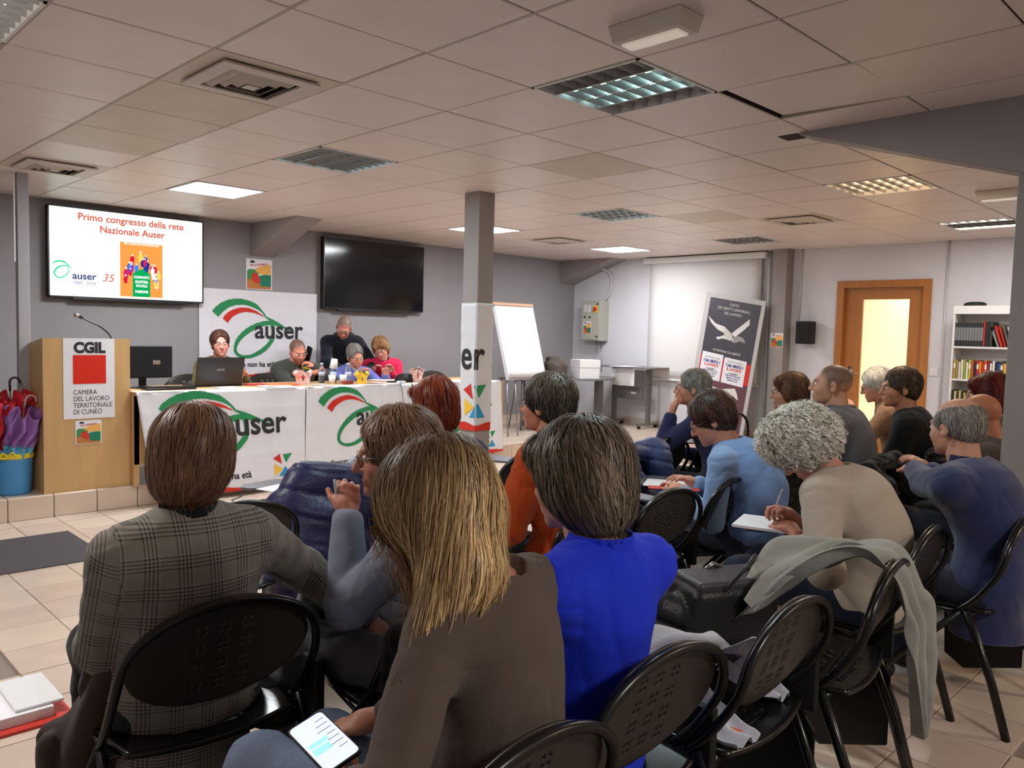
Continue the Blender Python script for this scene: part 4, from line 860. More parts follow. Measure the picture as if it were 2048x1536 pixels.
class Ell:
    def __init__(s, c, r, R=None, k=.02): s.c, s.r, s.R, s.k = np.array(c, float), np.array(r, float), R, k
    def box(s): m = s.r.max() if s.R is not None else s.r; return s.c-m, s.c+m
    def d(s, P, inf=0):
        q = P-s.c
        if s.R is not None: q = q@s.R
        r = s.r+inf; k0 = np.sqrt(((q/r)**2).sum(-1)); k1 = np.sqrt(((q/r/r)**2).sum(-1))
        return k0*(k0-1)/np.maximum(k1, 1e-6)
class Box_:
    def __init__(s, c, h, R=None, rnd=.01, k=.01): s.c, s.h, s.R, s.rnd, s.k = np.array(c, float), np.array(h, float), R, rnd, k
    def box(s): m = np.full(3, np.linalg.norm(s.h)) if s.R is not None else s.h; return s.c-m, s.c+m
    def d(s, P, inf=0):
        q = P-s.c
        if s.R is not None: q = q@s.R
        q = np.abs(q)-(s.h-s.rnd); return np.sqrt((np.maximum(q, 0)**2).sum(-1))+np.minimum(q.max(-1), 0)-s.rnd-inf
def smin(a, b, k): h = np.maximum(k-np.abs(a-b), 0)/k; return np.minimum(a, b)-h*h*k*.25
def fld(P, prims, inf=0, subs=()):
    D = np.full(P.shape[:-1], .5)
    for p in prims: D = smin(D, p.d(P, inf), p.k)
    for p in subs: D = -smin(-D, p.d(P), p.k)
    return D
class Noise:
    def __init__(s, seed, n=5, f=1.0, an=(1, 1, 1)):
        r = np.random.RandomState(seed); s.k = r.normal(size=(n, 3))*f*np.array(an)*(1+np.arange(n)[:, None]*.45); s.p = r.uniform(0, 6.28, n); s.w = r.normal(size=(n, 3)); s.n = n
    def __call__(s, P):
        o = 0; Q = P
        for i in range(s.n):
            o = o+np.sin(Q@s.k[i]+s.p[i]+.8*np.sin(P@(s.k[(i+1) % s.n]*.6)+s.p[i-1]))/(1+.3*i)
        return o/s.n*1.8
def sdfmesh(prims, h, inf=0, subs=(), disp=None, planes=(), carve=None):
    lo = np.min([p.box()[0] for p in prims], 0)-inf-3*h-.01; hi = np.max([p.box()[1] for p in prims], 0)+inf+3*h+.01
    n = np.ceil((hi-lo)/h).astype(int)+1
    ax = [lo[i]+h*np.arange(n[i]) for i in range(3)]; D = np.full(n, .5, np.float32)
    def sub(p, pad):
        a, b = p.box(); i0 = np.maximum(np.floor((a-pad-lo)/h).astype(int), 0); i1 = np.minimum(np.ceil((b+pad-lo)/h).astype(int)+1, n)
        if (i1 <= i0).any(): return None, None
        sl = tuple(slice(i0[i], i1[i]) for i in range(3)); X = np.stack(np.meshgrid(*[ax[i][sl[i]] for i in range(3)], indexing='ij'), -1); return sl, X
    for p in prims:
        sl, X = sub(p, inf+p.k+2.5*h)
        if sl is None: continue
        D[sl] = smin(D[sl], p.d(X, inf), p.k)
    if disp is not None:
        m = np.abs(D) < max(4*h, .03); idx = np.argwhere(m); X = lo+idx*h; D[m] += disp(X).astype(np.float32)
    for p in subs:
        sl, X = sub(p, p.k+2.5*h)
        if sl is None: continue
        D[sl] = -smin(-D[sl], p.d(X), p.k)
    for (pt, nn) in planes:          # keep the side opposite to nn
        nn = nrm(nn); G3 = (ax[0][:, None, None]-pt[0])*nn[0]+(ax[1][None, :, None]-pt[1])*nn[1]+(ax[2][None, None, :]-pt[2])*nn[2]
        D = np.maximum(D, G3.astype(np.float32))
    D[0] = D[-1] = .1; D[:, 0] = D[:, -1] = .1; D[:, :, 0] = D[:, :, -1] = .1
    return nets(D, h, lo)
def nets(D, h, lo):
    s = D < 0; n = np.array(D.shape)
    cnt = np.zeros(n-1, np.int8); offs = [(i, j, k) for i in (0, 1) for j in (0, 1) for k in (0, 1)]
    for o in offs: cnt += s[o[0]:n[0]-1+o[0], o[1]:n[1]-1+o[1], o[2]:n[2]-1+o[2]]
    mix = (cnt > 0) & (cnt < 8); ci = np.argwhere(mix); idx = np.full(n-1, -1, np.int64); idx[mix] = np.arange(len(ci))
    val = np.stack([D[ci[:, 0]+o[0], ci[:, 1]+o[1], ci[:, 2]+o[2]] for o in offs], 1).astype(float)
    pos = np.zeros((len(ci), 3)); c = np.zeros(len(ci))
    for a in range(8):
        for b in range(a+1, 8):
            da = np.array(offs[b])-np.array(offs[a])
            if np.abs(da).sum() != 1: continue
            va, vb = val[:, a], val[:, b]; m = (va < 0) != (vb < 0); t = np.where(m, va/np.where(m, va-vb, 1), 0)
            pos += m[:, None]*(np.array(offs[a])+t[:, None]*da); c += m
    V = lo+(ci+pos/c[:, None])*h; F = []
    for ax_ in range(3):
        e = np.zeros(3, int); e[ax_] = 1; u, v = [(1, 2), (2, 0), (0, 1)][ax_]
        A = s[:n[0]-e[0], :n[1]-e[1], :n[2]-e[2]]; B = s[e[0]:, e[1]:, e[2]:]; m = A != B
        g = np.argwhere(m); eu = np.zeros(3, int); eu[u] = 1; ev = np.zeros(3, int); ev[v] = 1
        ok = (g[:, u] > 0) & (g[:, v] > 0) & (g[:, u] < n[u]-1) & (g[:, v] < n[v]-1); g = g[ok]
        q = [g-eu-ev, g-ev, g, g-eu]; q = np.stack([idx[w[:, 0], w[:, 1], w[:, 2]] for w in q], 1)
        fl = ~A[g[:, 0], g[:, 1], g[:, 2]]; q[fl] = q[fl][:, ::-1]; F.append(q)
    F = np.concatenate(F); F = F[(F >= 0).all(1)]; return V, F
def fastmesh(name, V, F, mat, parent=None, smooth=True, cols=None, uv=None):
    V = np.asarray(V, float)
    if parent is not None: V = V-W[parent.name]
    me = bpy.data.meshes.new(name); me.vertices.add(len(V)); me.vertices.foreach_set('co', V.ravel().astype(np.float32))
    me.loops.add(F.size); me.loops.foreach_set('vertex_index', F.ravel().astype(np.int32)); k = F.shape[1]
    me.polygons.add(len(F)); me.polygons.foreach_set('loop_start', (np.arange(len(F))*k).astype(np.int32))
    me.update(calc_edges=True); me.validate()
    if cols is not None:
        a = me.color_attributes.new('col', 'FLOAT_COLOR', 'POINT'); a.data.foreach_set('color', np.c_[cols, np.ones(len(cols))].ravel().astype(np.float32))
    if uv is not None:
        a = me.attributes.new('puv', 'FLOAT_VECTOR', 'CORNER'); a.data.foreach_set('vector', uv.reshape(-1, 3).ravel().astype(np.float32))
    return link(name, me, mat, parent, smooth)
def blob(name, mat, prims, h=.01, parent=None, **k):
    V, F = sdfmesh(prims, h, **k); return fastmesh(name, V, F, mat, parent)
def join(*L):
    V = []; F = []; n = 0
    for v, f in L: V.append(v); F.append(f+n); n += len(v)
    return np.concatenate(V), np.concatenate(F)
# ------------------------------------------------------------------ people
def skinmat(rgb):
    n = 'skin_%d_%d_%d' % rgb
    if n in MATS: return MATS[n]
    m = M(n, rgb, .5, var=.05, vs=25, bump=.05, bs=300, attr='col'); b = m.node_tree.nodes['Principled BSDF']
    b.inputs['Subsurface Weight'].default_value = .08; b.inputs['Subsurface Radius'].default_value = (.01, .004, .002); return m
def hairmat(): return M('hair_strands', (60, 40, 30), .42, attr='col', spec=.35)
def cloth(n, rgb, rough=.85, var=.05, vs=12, bump=.35, bs=500, sheen=.15, **k): return M('cloth_'+n, rgb, rough, var=var, vs=vs, bump=bump, bs=bs, sheen=sheen, spec=.25, **k)
def ik(a, b, l1, l2, pole):
    a, b, pole = map(lambda v: np.array(v, float), (a, b, pole)); d = b-a; L = np.linalg.norm(d); L = min(L, (l1+l2)*.995); dn = nrm(d); b = a+dn*L
    x = (l1*l1-l2*l2+L*L)/(2*L); hh = math.sqrt(max(l1*l1-x*x, 1e-6)); pv = pole-dn*(pole@dn); return a+dn*x+nrm(pv)*hh, b
def headprims(o):
    f = o.get('fat', 1.0); nz = o.get('nose', 1.0)
    P = [Ell((0, -.018, .028), (.077, .097, .088), k=.02), Ell((0, .030, -.035), (.060*f, .062, .080), k=.03), Ell((0, .040, -.074), (.047*f, .046, .036), k=.03), Ell((0, .083, -.100), (.017, .015, .015), k=.025),
         Cap((-.030, .085, .020), (.030, .085, .020), .011, k=.022), Cap((0, .094, .010), (0, .098+.016*nz, -.032), .0085, .0125, k=.014),
         Ell((-.012, .099, -.036), (.008, .010, .007), k=.008), Ell((.012, .099, -.036), (.008, .010, .007), k=.008),
         Cap((-.018, .092, -.062), (.018, .092, -.062), .0075, k=.010), Cap((-.015, .091, -.071), (.015, .091, -.071), .0085, k=.008)]
    for s in (-1, 1):
        P += [Ell((s*.036*f, .062, -.032), (.022, .022, .022), k=.03), Ell((s*.031, .080, .0), (.0135, .0125, .0115), k=.006)]
        R = rotm(s*18, 0, s*-6); P += [Ell((s*.080, -.008, -.012), (.009, .019, .031), R, k=.008), Ell((s*.077, -.004, -.034), (.008, .010, .012), k=.008)]
    subs = [Ell((s*.033, .103, .001), (.015, .012, .010), k=.014) for s in (-1, 1)]+[Ell((s*.091, -.001, -.010), (.008, .010, .017), k=.006) for s in (-1, 1)]
    subs.append(Cap((-.022, .107, -.0665), (.022, .107, -.0665), .006, k=.004))
    return P, subs
def hand(wp, d, n, side, curl, sc=1.0, spread=1, thumb=.5, point=False):
    """prims of a hand: wrist point, direction, palm normal, side=+1 thumb towards d x n"""
    d = nrm(d); n = nrm(np.array(n)-d*(np.array(n)@d)); t = np.cross(d, n)*side; P = []; c = curl
    pal = wp+d*.045*sc; R = np.stack([t, d, n], 1)
    P.append(Ell(pal, np.array((.040, .050, .015))*sc, R, k=.012)); P.append(Cap(wp-d*.03, wp+d*.03*sc, .025*sc, .027*sc, k=.02))
    base = wp+d*.083*sc
    for i, (off, L) in enumerate(((.029, .075), (.010, .083), (-.010, .077), (-.028, .060))):
        a = base+t*off*sc-d*abs(off-.01)*.25; cc = c*(1+.12*i) if not (point and i == 0) else 4; dirc = nrm(d+t*off*3.0*spread*sc)
        nn = n; seg = [L*.45, L*.32, L*.23]; ang = 0; q = a
        for sgi, l in enumerate(seg):
            ang += math.radians(cc*(.8, 1.0, .6)[sgi]); dd = dirc*math.cos(ang)+nn*math.sin(ang); q2 = q+dd*l*sc
            P.append(Cap(q, q2, (.0092-.0009*sgi)*sc, (.0085-.0009*sgi)*sc, k=.003 if sgi else .006)); q = q2
    a = wp+d*.022*sc+t*.024*sc; dd = nrm(t*(1.0-thumb*.5)+d*.9+n*thumb*.8); b = a+dd*.042*sc; dd2 = nrm(dd+d*.6+n*thumb*.5); e = b+dd2*.032*sc
    P += [Cap(a, b, .014*sc, .011*sc, k=.012), Cap(b, e, .0105*sc, .0085*sc, k=.004)]
    return P
HAIR = {}
def hairprims(st, vol):
    v = vol; base = [Ell((0, -.022, .036), (.080+v, .100+v, .089+v*.9), k=.02)]
    face = [Ell((0, .115, -.03), (.070, .075, .085), k=.02)]; low = -.05
    if st == 'buzz': base = [Ell((0, -.022, .032), (.0795, .0995, .0885), k=.02)]; face = [Ell((0, .125, -.0), (.072, .07, .085), k=.02)]; subs = [Ell((0, .10, -.10), (.12, .12, .09), k=.02), Ell((0, 0, -.15), (.2, .2, .10), k=.02)]
    elif st == 'short': base.append(Ell((0, -.060, -.03), (.066+v*.5, .052+v*.5, .06), k=.03)); subs = [Ell((0, .135, -.00), (.082, .073, .100), k=.015), Ell((0, .07, -.10), (.14, .085, .085), k=.02), Ell((0, -.02, -.20), (.2, .2, .10), k=.02)]
    elif st == 'fringe': base = [Ell((0, -.022, .026), (.082+v*.5, .103+v*.5, .080), k=.02), Ell((0, -.060, -.02), (.066, .052, .05), k=.03)]; subs = [Ell((0, .02, .10), (.066, .115, .075), k=.01), Ell((0, .125, 0), (.1, .085, .1), k=.015), Ell((0, .07, -.10), (.14, .085, .085), k=.02), Ell((0, -.02, -.19), (.2, .2, .10), k=.02)]
    elif st == 'bob': base += [Ell((0, -.045, -.045), (.076+v, .070+v, .080), k=.05), Ell((0, -.068, -.105), (.052, .040, .050), k=.04), Ell((-.068, -.0, -.03), (.024+v*.4, .045, .065), k=.03), Ell((.068, -.0, -.03), (.024+v*.4, .045, .065), k=.03), Cap((-.05, .075, .06), (.05, .075, .06), .026, k=.03)]; subs = [Ell((0, .12, -.055), (.064, .070, .088), k=.015), Ell((0, .07, -.21), (.2, .12, .12), k=.03)]
    elif st == 'medium': base += [Ell((0, -.050, -.045), (.072+v, .066+v, .085), k=.04), Ell((-.066, -.005, -.015), (.022+v*.4, .040, .045), k=.03), Ell((.066, -.005, -.015), (.022+v*.4, .040, .045), k=.03), Cap((-.05, .070, .070), (.05, .070, .070), .024, k=.03)]; subs = [Ell((0, .125, -.045), (.068, .070, .09), k=.015), Ell((0, .06, -.17), (.2, .12, .12), k=.02)]
    elif st == 'long': base += [Ell((0, -.05, -.06), (.082+v, .075+v, .11), k=.05), Ell((-.070, .005, -.08), (.03+v*.4, .055, .11), k=.04), Ell((.070, .005, -.08), (.03+v*.4, .055, .11), k=.04), Ell((0, -.065, -.17), (.085+v, .045, .10), k=.06)]; subs = [Ell((0, .12, -.06), (.058, .075, .105), k=.015), Ell((0, .03, -.20), (.05, .05, .10), k=.02)]
    elif st == 'custom': subs = [Ell((0, .12, -.06), (.058, .075, .105), k=.015)]
    elif st == 'curly': base += [Ell((0, .03, .08), (.07+v, .07+v, .05+v), k=.04), Ell((0, -.050, -.02), (.07+v, .065+v, .065), k=.04)]; subs = [Ell((0, .135, -.055), (.072, .075, .095), k=.015), Ell((0, .06, -.15), (.2, .11, .10), k=.02)]
    return base, subs
def strands(base, subs, n, L, w, seed, st, crown=(0, -.03, .12), lift=.004, down=1.0, part=0, curl=0, steps=9, gravity=(0, 0, -1), VF=None):
    rs = np.random.RandomState(seed); V, F = VF; fi = rs.randint(0, len(F), n); P = V[F[fi]].mean(1)+rs.normal(size=(n, 3))*.002
    P = P[np.argsort(-P[:, 2])]; N = len(P)
    def f(X): return fld(X, base, 0, subs[:1])
    def grad(X):
        e = .004; g = np.stack([f(X+np.eye(3)[i]*e)-f(X-np.eye(3)[i]*e) for i in range(3)], 1); return g/(np.linalg.norm(g, axis=1, keepdims=True)+1e-9)
    off = rs.uniform(-.002, lift, N); cr = np.array(crown); gv = nrm(gravity); jit = rs.normal(size=(N, 3))*.13+np.stack([Noise(seed+7+q, 4, 28)(P) for q in range(3)], 1)*.30; Ls = L*rs.uniform(.3, 1.2, N)/steps
    pts = [P.copy()]; nrs = []; ph = rs.uniform(0, 6.28, N)
    if st == 'custom': Ls = Ls*np.where(P[:, 0] < -.015, .42, 1)
    for s in range(steps):
        g = grad(P); nrs.append(g); rad = P-cr
        if part: rad = rad*np.array((1.6, .35, .4))
        rad /= np.linalg.norm(rad, axis=1, keepdims=True)+1e-9; wd = min(1, .25+s*.12)
        v = rad*(1.0-.5*wd)+gv*down*(.4+wd)+jit; v -= g*(v*g).sum(1, keepdims=True)*.97; v /= np.linalg.norm(v, axis=1, keepdims=True)+1e-9
        if curl:
            b = np.cross(v, g); a = ph+s*1.9; v = nrm_rows(v*.35+b*np.cos(a)[:, None]+g*np.sin(a)[:, None]*.9)
        P = P+v*Ls[:, None]; d = f(P); lf = off*(1+.4*s/steps)+(curl*rs.uniform(0, 1, N) if curl else 0)
        e_ = d-lf; P = P-g*(np.clip(e_, -.03, .02)*np.where(e_ > 0, (.9 if not curl else .35)*max(0, 1-s/steps*(1.7 if L > .09 else .7)), .9))[:, None]; pts.append(P.copy())
    nrs.append(nrs[-1]); pts = np.stack(pts, 1); nr = np.stack(nrs, 1); k = steps+1
    tn = np.gradient(pts, axis=1); sd = np.cross(tn, nr); sd /= np.linalg.norm(sd, axis=2, keepdims=True)+1e-9
    ww = w*np.sin(np.linspace(.35, 3.0, k))[None, :, None]*rs.uniform(.6, 1.3, (N, 1, 1)); A = pts-sd*ww; B = pts+sd*ww
    VV = np.stack([A, B], 2).reshape(-1, 3); i0 = (np.arange(N)*k*2)[:, None]+np.arange(k-1)[None]*2; Q = np.stack([i0, i0+1, i0+3, i0+2], -1).reshape(-1, 4)
    return VV, Q, N, k
def nrm_rows(v): return v/(np.linalg.norm(v, axis=1, keepdims=True)+1e-9)
def do_hair(par, hp, R, o, scale, near):
    st = o['style']; vol = o.get('vol', .012)
    if st == 'buzz': return
    base, subs = hairprims(st, vol)
    if o.get('hl'): subs[0].c = subs[0].c+A3(0, -.004, o['hl'])
    for a_, b_, r0_, r1_ in o.get('drop', []): base.append(Cap(R.T@(np.array(a_)-hp), R.T@(np.array(b_)-hp), r0_, r1_, .05))
    c1 = np.array(lin(o['col'])); c2 = np.array(lin(o.get('col2', o['col']))); seed = o.get('seed', 1)
    h = .006 if near > 1 else .008; nz = Noise(seed, 5, 60)
    nzb = Noise(seed+1, 4, 22, (1.6, 1.6, .5)); dsp = lambda X: nz(X)*(.008 if st == 'curly' else .0025)+nzb(X)*(.006 if st != 'fringe' else .001)
    V, F = sdfmesh(base, h, 0, subs, dsp); rs = np.random.RandomState(seed)
    mixf = np.clip(.5+.5*Noise(seed+3, 4, 35, (1.5, 1.5, .3))(V), 0, 1)[:, None]*o.get('mix', 1); col = (c1*(1-mixf)+c2*mixf)*.85
    tw = lambda X: hp+(X*scale)@R.T
    if st in ('none',):
        fastmesh('hair', tw(V), F, M('hair_short', (80, 70, 60), .8, attr='col', bump=.8, bs=500), par, True, col); return
    hb = fastmesh('hair', tw(V), F, M('hair_base', (80, 70, 60), .7, attr='col', bump=.5, bs=200, stretch=(1, 1, .3)), par, True, col)
    n = o.get('n', (0, 500, 1800, 4200)[near]); L = o.get('L', {'short': .05, 'fringe': .035, 'bob': .13, 'medium': .09, 'long': .24, 'custom': .3, 'curly': .05}[st])
    grav = R.T@np.array(o.get('grav', (0, 0, -1.))) if st in ('long', 'bob', 'custom') else np.array((0, -.35, -1))
    if st == 'curly':        # ringlets: little helices standing on the hair surface
        nR = 1000; fi = rs.randint(0, len(F), nR); P0 = V[F[fi]].mean(1); e = .004
        gr = np.stack([fld(P0+np.eye(3)[i]*e, base, 0, subs[:1])-fld(P0-np.eye(3)[i]*e, base, 0, subs[:1]) for i in range(3)], 1); gr = nrm_rows(gr)
        dv = nrm_rows(rs.normal(size=(nR, 3))*.6+(P0-A3(0, -.03, .10))*6+np.array(R.T@A3(0, 0, -1))*.5); dv = nrm_rows(dv-gr*(dv*gr).sum(1, keepdims=True)*.85); bn = nrm_rows(np.cross(dv, gr)); nn_ = np.cross(bn, dv)
        ks = 20; nb = 5; Ln = rs.uniform(.022, .05, nR); ra = rs.uniform(.006, .0115, nR); ph = rs.uniform(0, 6.28, nR); tn_ = rs.uniform(1.2, 2.4, nR); vv = []; 
        for q in range(nb):
            ofs = rs.normal(size=(nR, 3))*.0022; tt = np.linspace(0, 1, ks)[None]; a_ = ph[:, None]+tt*tn_[:, None]*6.283+q*.12
            c_ = P0[:, None]+ofs[:, None]+dv[:, None]*(tt*Ln[:, None])[..., None]+gr[:, None]*(.003+.4*ra[:, None]*1)[..., None]
            rad = bn[:, None]*np.cos(a_)[..., None]+nn_[:, None]*np.sin(a_)[..., None]; p_ = c_+rad*(ra[:, None]*(1-.3*tt))[..., None]
            wv = dv[:, None]*.0011*np.sin(.3+2.6*tt)[..., None]; vv.append(np.stack([p_-wv, p_+wv], 2))
        vv = np.concatenate(vv).reshape(-1, 3); NN = nR*nb; i0 = (np.arange(NN)*ks*2)[:, None]+np.arange(ks-1)[None]*2; Q = np.stack([i0, i0+1, i0+3, i0+2], -1).reshape(-1, 4)
        tc = np.clip(rs.beta(1.6, 1.2, nR), 0, 1)[:, None]; cr_ = c1[None]*(1-tc)+c2[None]*tc; cc = np.repeat(np.tile(cr_, (nb, 1))*rs.uniform(.8, 1.2, (NN, 1)), ks*2, 0)
        fastmesh('curls', tw(vv), Q, hairmat(), hb, True, cc); n = n//4
    sv, sq, N, k = strands(base, subs, n, L, o.get('w', .0017 if near > 1 else .0024), seed, st, o.get('crown', (0, -.045, .11)), lift=o.get('lift', .005), down=o.get('down', .8), part=o.get('part', 0), curl=o.get('curl', 0), steps=11 if st in ('long', 'bob', 'curly', 'custom') else 6, gravity=grav, VF=(V, F))
    pat = np.clip(.5+.9*Noise(seed+3, 4, 35, (1.5, 1.5, .3))(sv.reshape(N, k, 2, 3)[:, 0, 0])*.5+rs.normal(size=N)*.28, 0, 1)*o.get('mix', 1)
    cc = c1[None]*(1-pat[:, None])+c2[None]*pat[:, None]; cc = cc*rs.uniform(.75, 1.5, (N, 1)); cc = np.repeat(cc, k*2, 0)
    if o.get('root') is not None:
        rt_ = np.array(lin(o['root'])); tt = np.clip(((sv[:, 2]-.0)/.12), 0, 1)[:, None]; cc = cc*(1-tt*.8)+rt_*tt*.8
    fastmesh('hair_strands', tw(sv), sq, hairmat(), hb, True, cc)
def glasses(par, hp, R, rgb, lens=True):
    g = G(); T = lambda x, y, z: tuple(hp+R@np.array((x, y, z)))
    for s in (-1, 1):
        g.tube([T(s*.032+.023*math.cos(a), .106-.25*abs(.024*math.cos(a)) if s*math.cos(a) > 0 else .108, -.003+.018*math.sin(a)) for a in np.linspace(0, 6.283, 15)], .0010, 5, cap=False)
        g.tube([T(s*.056, .102, .004), T(s*.078, .06, .004), T(s*.082, -.005, .0), T(s*.081, -.02, -.012)], .0018, 5)
    g.tube([T(-.009, .110, .002), T(0, .112, .005), T(.009, .110, .002)], .0014, 5)
    gl = g.ob('glasses', M('glasses_%d_%d_%d' % rgb, rgb, .3, metal=.3), par, smooth=True)
    return gl
def person(label, hp, hy, hpt, hrl, by, lean=(0, .03), bow=.03, ws=(None, None), poles=(None, None), curl=(25, 25), palm=(None, None), hair=None, skin=(205, 150, 125), top=None, bulk=1.0, shw=.185, stand=False, near=1,
           legs=None, pants=(40, 42, 50), gl=None, seat=.50, zf=0, headk=None, extra=None, shoe=(30, 28, 28), thumb=(.5, .5), face=None, neck=1.0, point=None, tuv=False, pelv=None, sc=1.0, showleg=True, fingers=True):
    """hp head centre (world), hy/hpt/hrl head yaw pitch roll, by body yaw; wrists given in body frame relative to the pelvis ground point (right, forward, absolute z)"""
    hp = np.array(hp, float); R = rotm(hy, hpt, hrl); B = rotm(by); rt_, fd, up_ = B[:, 0], B[:, 1], B[:, 2]
    t = thing('person', label, 'person', tuple(hp*[1, 1, 0]+[0, 0, zf]))
    N = hp+R@A3(0, -.045, -.095)+A3(0, 0, -.075)-fd*.012       # base of the neck
    Pv = np.array(pelv, float) if pelv is not None else N*[1, 1, 0]-fd*lean[1]-rt_*lean[0]+A3(0, 0, zf+(seat if not stand else .93))
    bulk = bulk*.87; shw = shw*.9; b = bulk; mid = (Pv+N)/2-fd*bow; che = Pv*.25+N*.75-fd*bow*.7+A3(0, 0, -.01)
    shc = N+A3(0, 0, -.055)-fd*.01; sl, sr = shc-rt_*shw, shc+rt_*shw
    tor = [Cap(Pv+A3(0, 0, -.02), mid, .148*b, .135*b, .08, fd, .80), Cap(mid, che, .138*b, .158*b, .08, fd, .72), Cap(shc-rt_*(shw-.055), shc+rt_*(shw-.055), .062*b, None, .07), Cap(che, N+A3(0, 0, -.03), .12*b, .058, .08, fd, .75)]
    tor.append(Cap(Pv-rt_*.07, Pv+rt_*.07, .115*b, None, .06))
    arms = []; hands = []; armlines = []
    gp = Pv*[1, 1, 0]
    for i, s in enumerate((-1, 1)):
        sh = (sl, sr)[i]; w = ws[i] if ws[i] is not None else (s*.10, .30, seat+.17+zf)
        wp = w if isinstance(w, np.ndarray) else gp+rt_*w[0]+fd*w[1]+A3(0, 0, w[2]); pole = poles[i] if poles[i] is not None else (s*.5, -.5, -.8)
        po = rt_*pole[0]+fd*pole[1]+A3(0, 0, pole[2]); el, wp = ik(sh, wp, .285, .255, po)
        arms += [Cap(sh, el, .054*b, .042*b, .05), Cap(el, wp, .042*b, .029, .03)]; armlines.append((sh, el, wp))
        pn = palm[i]; pn = A3(0, 0, -1.) if pn is None else rt_*pn[0]+fd*pn[1]+A3(0, 0, pn[2])
        d = nrm(wp-el)
        # thumb on the inner side: right hand palm down -> thumb to the left
        hands.append(hand(wp+d*.01, d, pn, -s if True else s, curl[i], .95 if b < 1 else 1.0, thumb=thumb[i], point=(point == i)))
    hips = [Pv-rt_*.09+A3(0, 0, -.03), Pv+rt_*.09+A3(0, 0, -.03)]; lg = []; shoes = []
    for i, s in enumerate((-1, 1)):
        if legs is not None: k_, a_ = legs[i]; kn = gp+rt_*k_[0]+fd*k_[1]+A3(0, 0, k_[2]); an = gp+rt_*a_[0]+fd*a_[1]+A3(0, 0, a_[2])
        elif stand: kn = hips[i]*[1, 1, 0]+fd*.03+A3(0, 0, zf+.50); an = hips[i]*[1, 1, 0]+A3(0, 0, zf+.09)
        else: kn = gp+rt_*s*.12+fd*.43+A3(0, 0, zf+.50); an = gp+rt_*s*.12+fd*.40+A3(0, 0, zf+.09)
        lg += [Cap(hips[i], kn, .082*b, .058, .05), Cap(kn, an, .055, .040, .03)]
        ff_ = fd*.15; shoes.append([Cap(an+A3(0, 0, -.035)-fd*.04, an+A3(0, 0, -.045)+ff_, .042, .032, .03), Cap(an+A3(0, 0, .0), an+A3(0, 0, -.04), .040, None, .03)])
    HP, HS = headprims(headk or {}); hl = np.concatenate
    hh = (.0, .0075, .006, .005)[near]; V, F = sdfmesh(HP, hh, 0, HS); Vh = V
    c = np.array(lin(skin)); col = np.repeat(c[None], len(V), 0)
    def tint(m, cc, a): col[m] = col[m]*(1-a)+np.array(cc)*a
    lip = (np.abs(V[:, 0]) < .022) & (V[:, 1] > .088) & (np.abs(V[:, 2]+.0665) < .011); tint(lip, c*[.95, .55, .55], .6)
    chk = np.exp(-(((np.abs(V[:, 0])-.042)/.02)**2+((V[:, 2]+.035)/.02)**2))*(V[:, 1] > .03); col = col*(1-.18*chk[:, None]*np.array((0, .8, .8)))
    brow = (np.abs(np.abs(V[:, 0])-.032) < .018) & (V[:, 1] > .075) & (np.abs(V[:, 2]-.019+.15*np.abs(np.abs(V[:, 0])-.032)) < .0045)
    if hair: tint(brow, lin(hair.get('brow', hair['col'])), .65)
    if hair and hair['style'] in ('buzz', 'fringe', 'short'):
        nn = Noise(3, 4, 60)(V)*.006; buz = hair['style'] == 'buzz'; hl_ = .045-.35*(np.maximum(V[:, 1], 0)-.03)*(V[:, 1] > .03) if False else None
        q = np.minimum(.064-V[:, 1]+.35*(V[:, 2]-.06), V[:, 2]+.030+.55*np.minimum(0, V[:, 1]+.02)*-1*-1+(-.9)*np.maximum(0, V[:, 1]-.015))
        if hair['style'] == 'fringe': q = np.minimum(q, .075-V[:, 2]-.2*V[:, 1])
        a = np.clip((q+nn*1.6)/(.030 if buz else .014), 0, 1)*(np.abs(V[:, 0]) < .079)
        hcol = np.array(lin(hair['col'])); hm_ = .84 if buz else .85; col = col*(1-a[:, None]*hm_)+hcol*a[:, None]*hm_
    if face == 'stubble': tint((V[:, 1] > .02) & (V[:, 2] < -.045) & ~lip, c*.62, .5)
    Vw = hp+(V*sc)@R.T
    nk = [Cap(hp+R@A3(0, -.03, -.03), N+A3(0, 0, -.03), .052*neck, .060*neck, .04), Cap(hp+R@A3(0, .02, -.07), N+fd*.01, .036, .05, .04)]
    parts = [(Vw, F)]; cols = [col]
    v, f = sdfmesh(nk, .009); parts.append((v, f)); cols.append(np.repeat(c[None]*.97, len(v), 0))
    if fingers:
        for hd in hands: v, f = sdfmesh(hd, .0045 if near > 1 else .0055); parts.append((v, f)); cols.append(np.repeat(c[None]*[1, .93, .92], len(v), 0))
    bd = tor+arms+lg; v, f = sdfmesh(bd, .016, -.010); parts.append((v, f)); cols.append(np.repeat(c[None], len(v), 0))
    V, F = join(*parts); fastmesh('body', V, F, skinmat(skin), t, True, np.concatenate(cols))
    # eyes
    for s in (-1, 1):
        g = G(); g.lathe([(0, -.0115), (.006, -.010), (.0105, -.005), (.0118, 0), (.0105, .005), (.0055, .0103)], (0, 0, 0), 12); g.mi = 1; g.lathe([(.0057, .0103), (.003, .0116), (0, .012)], (0, 0, 0), 12)
        Vv = np.array(g.V)[:, [0, 2, 1]]*[1, 1, -1]; Vv = Vv+A3(s*.031, .0845, 0); g.V = [tuple(x) for x in hp+Vv@R.T]
        g.ob('eye', [M('eye_white', (225, 218, 212), .2), M('eye_iris', (50, 38, 30), .15)], t, smooth=True)
    if hair: do_hair(t, hp, R, hair, sc, near)
    if gl: glasses(t, hp, R, gl)
    # garments
    T = top or {}; inf = T.get('inf', .016); gh = (.0, .012, .009, .0075)[near]
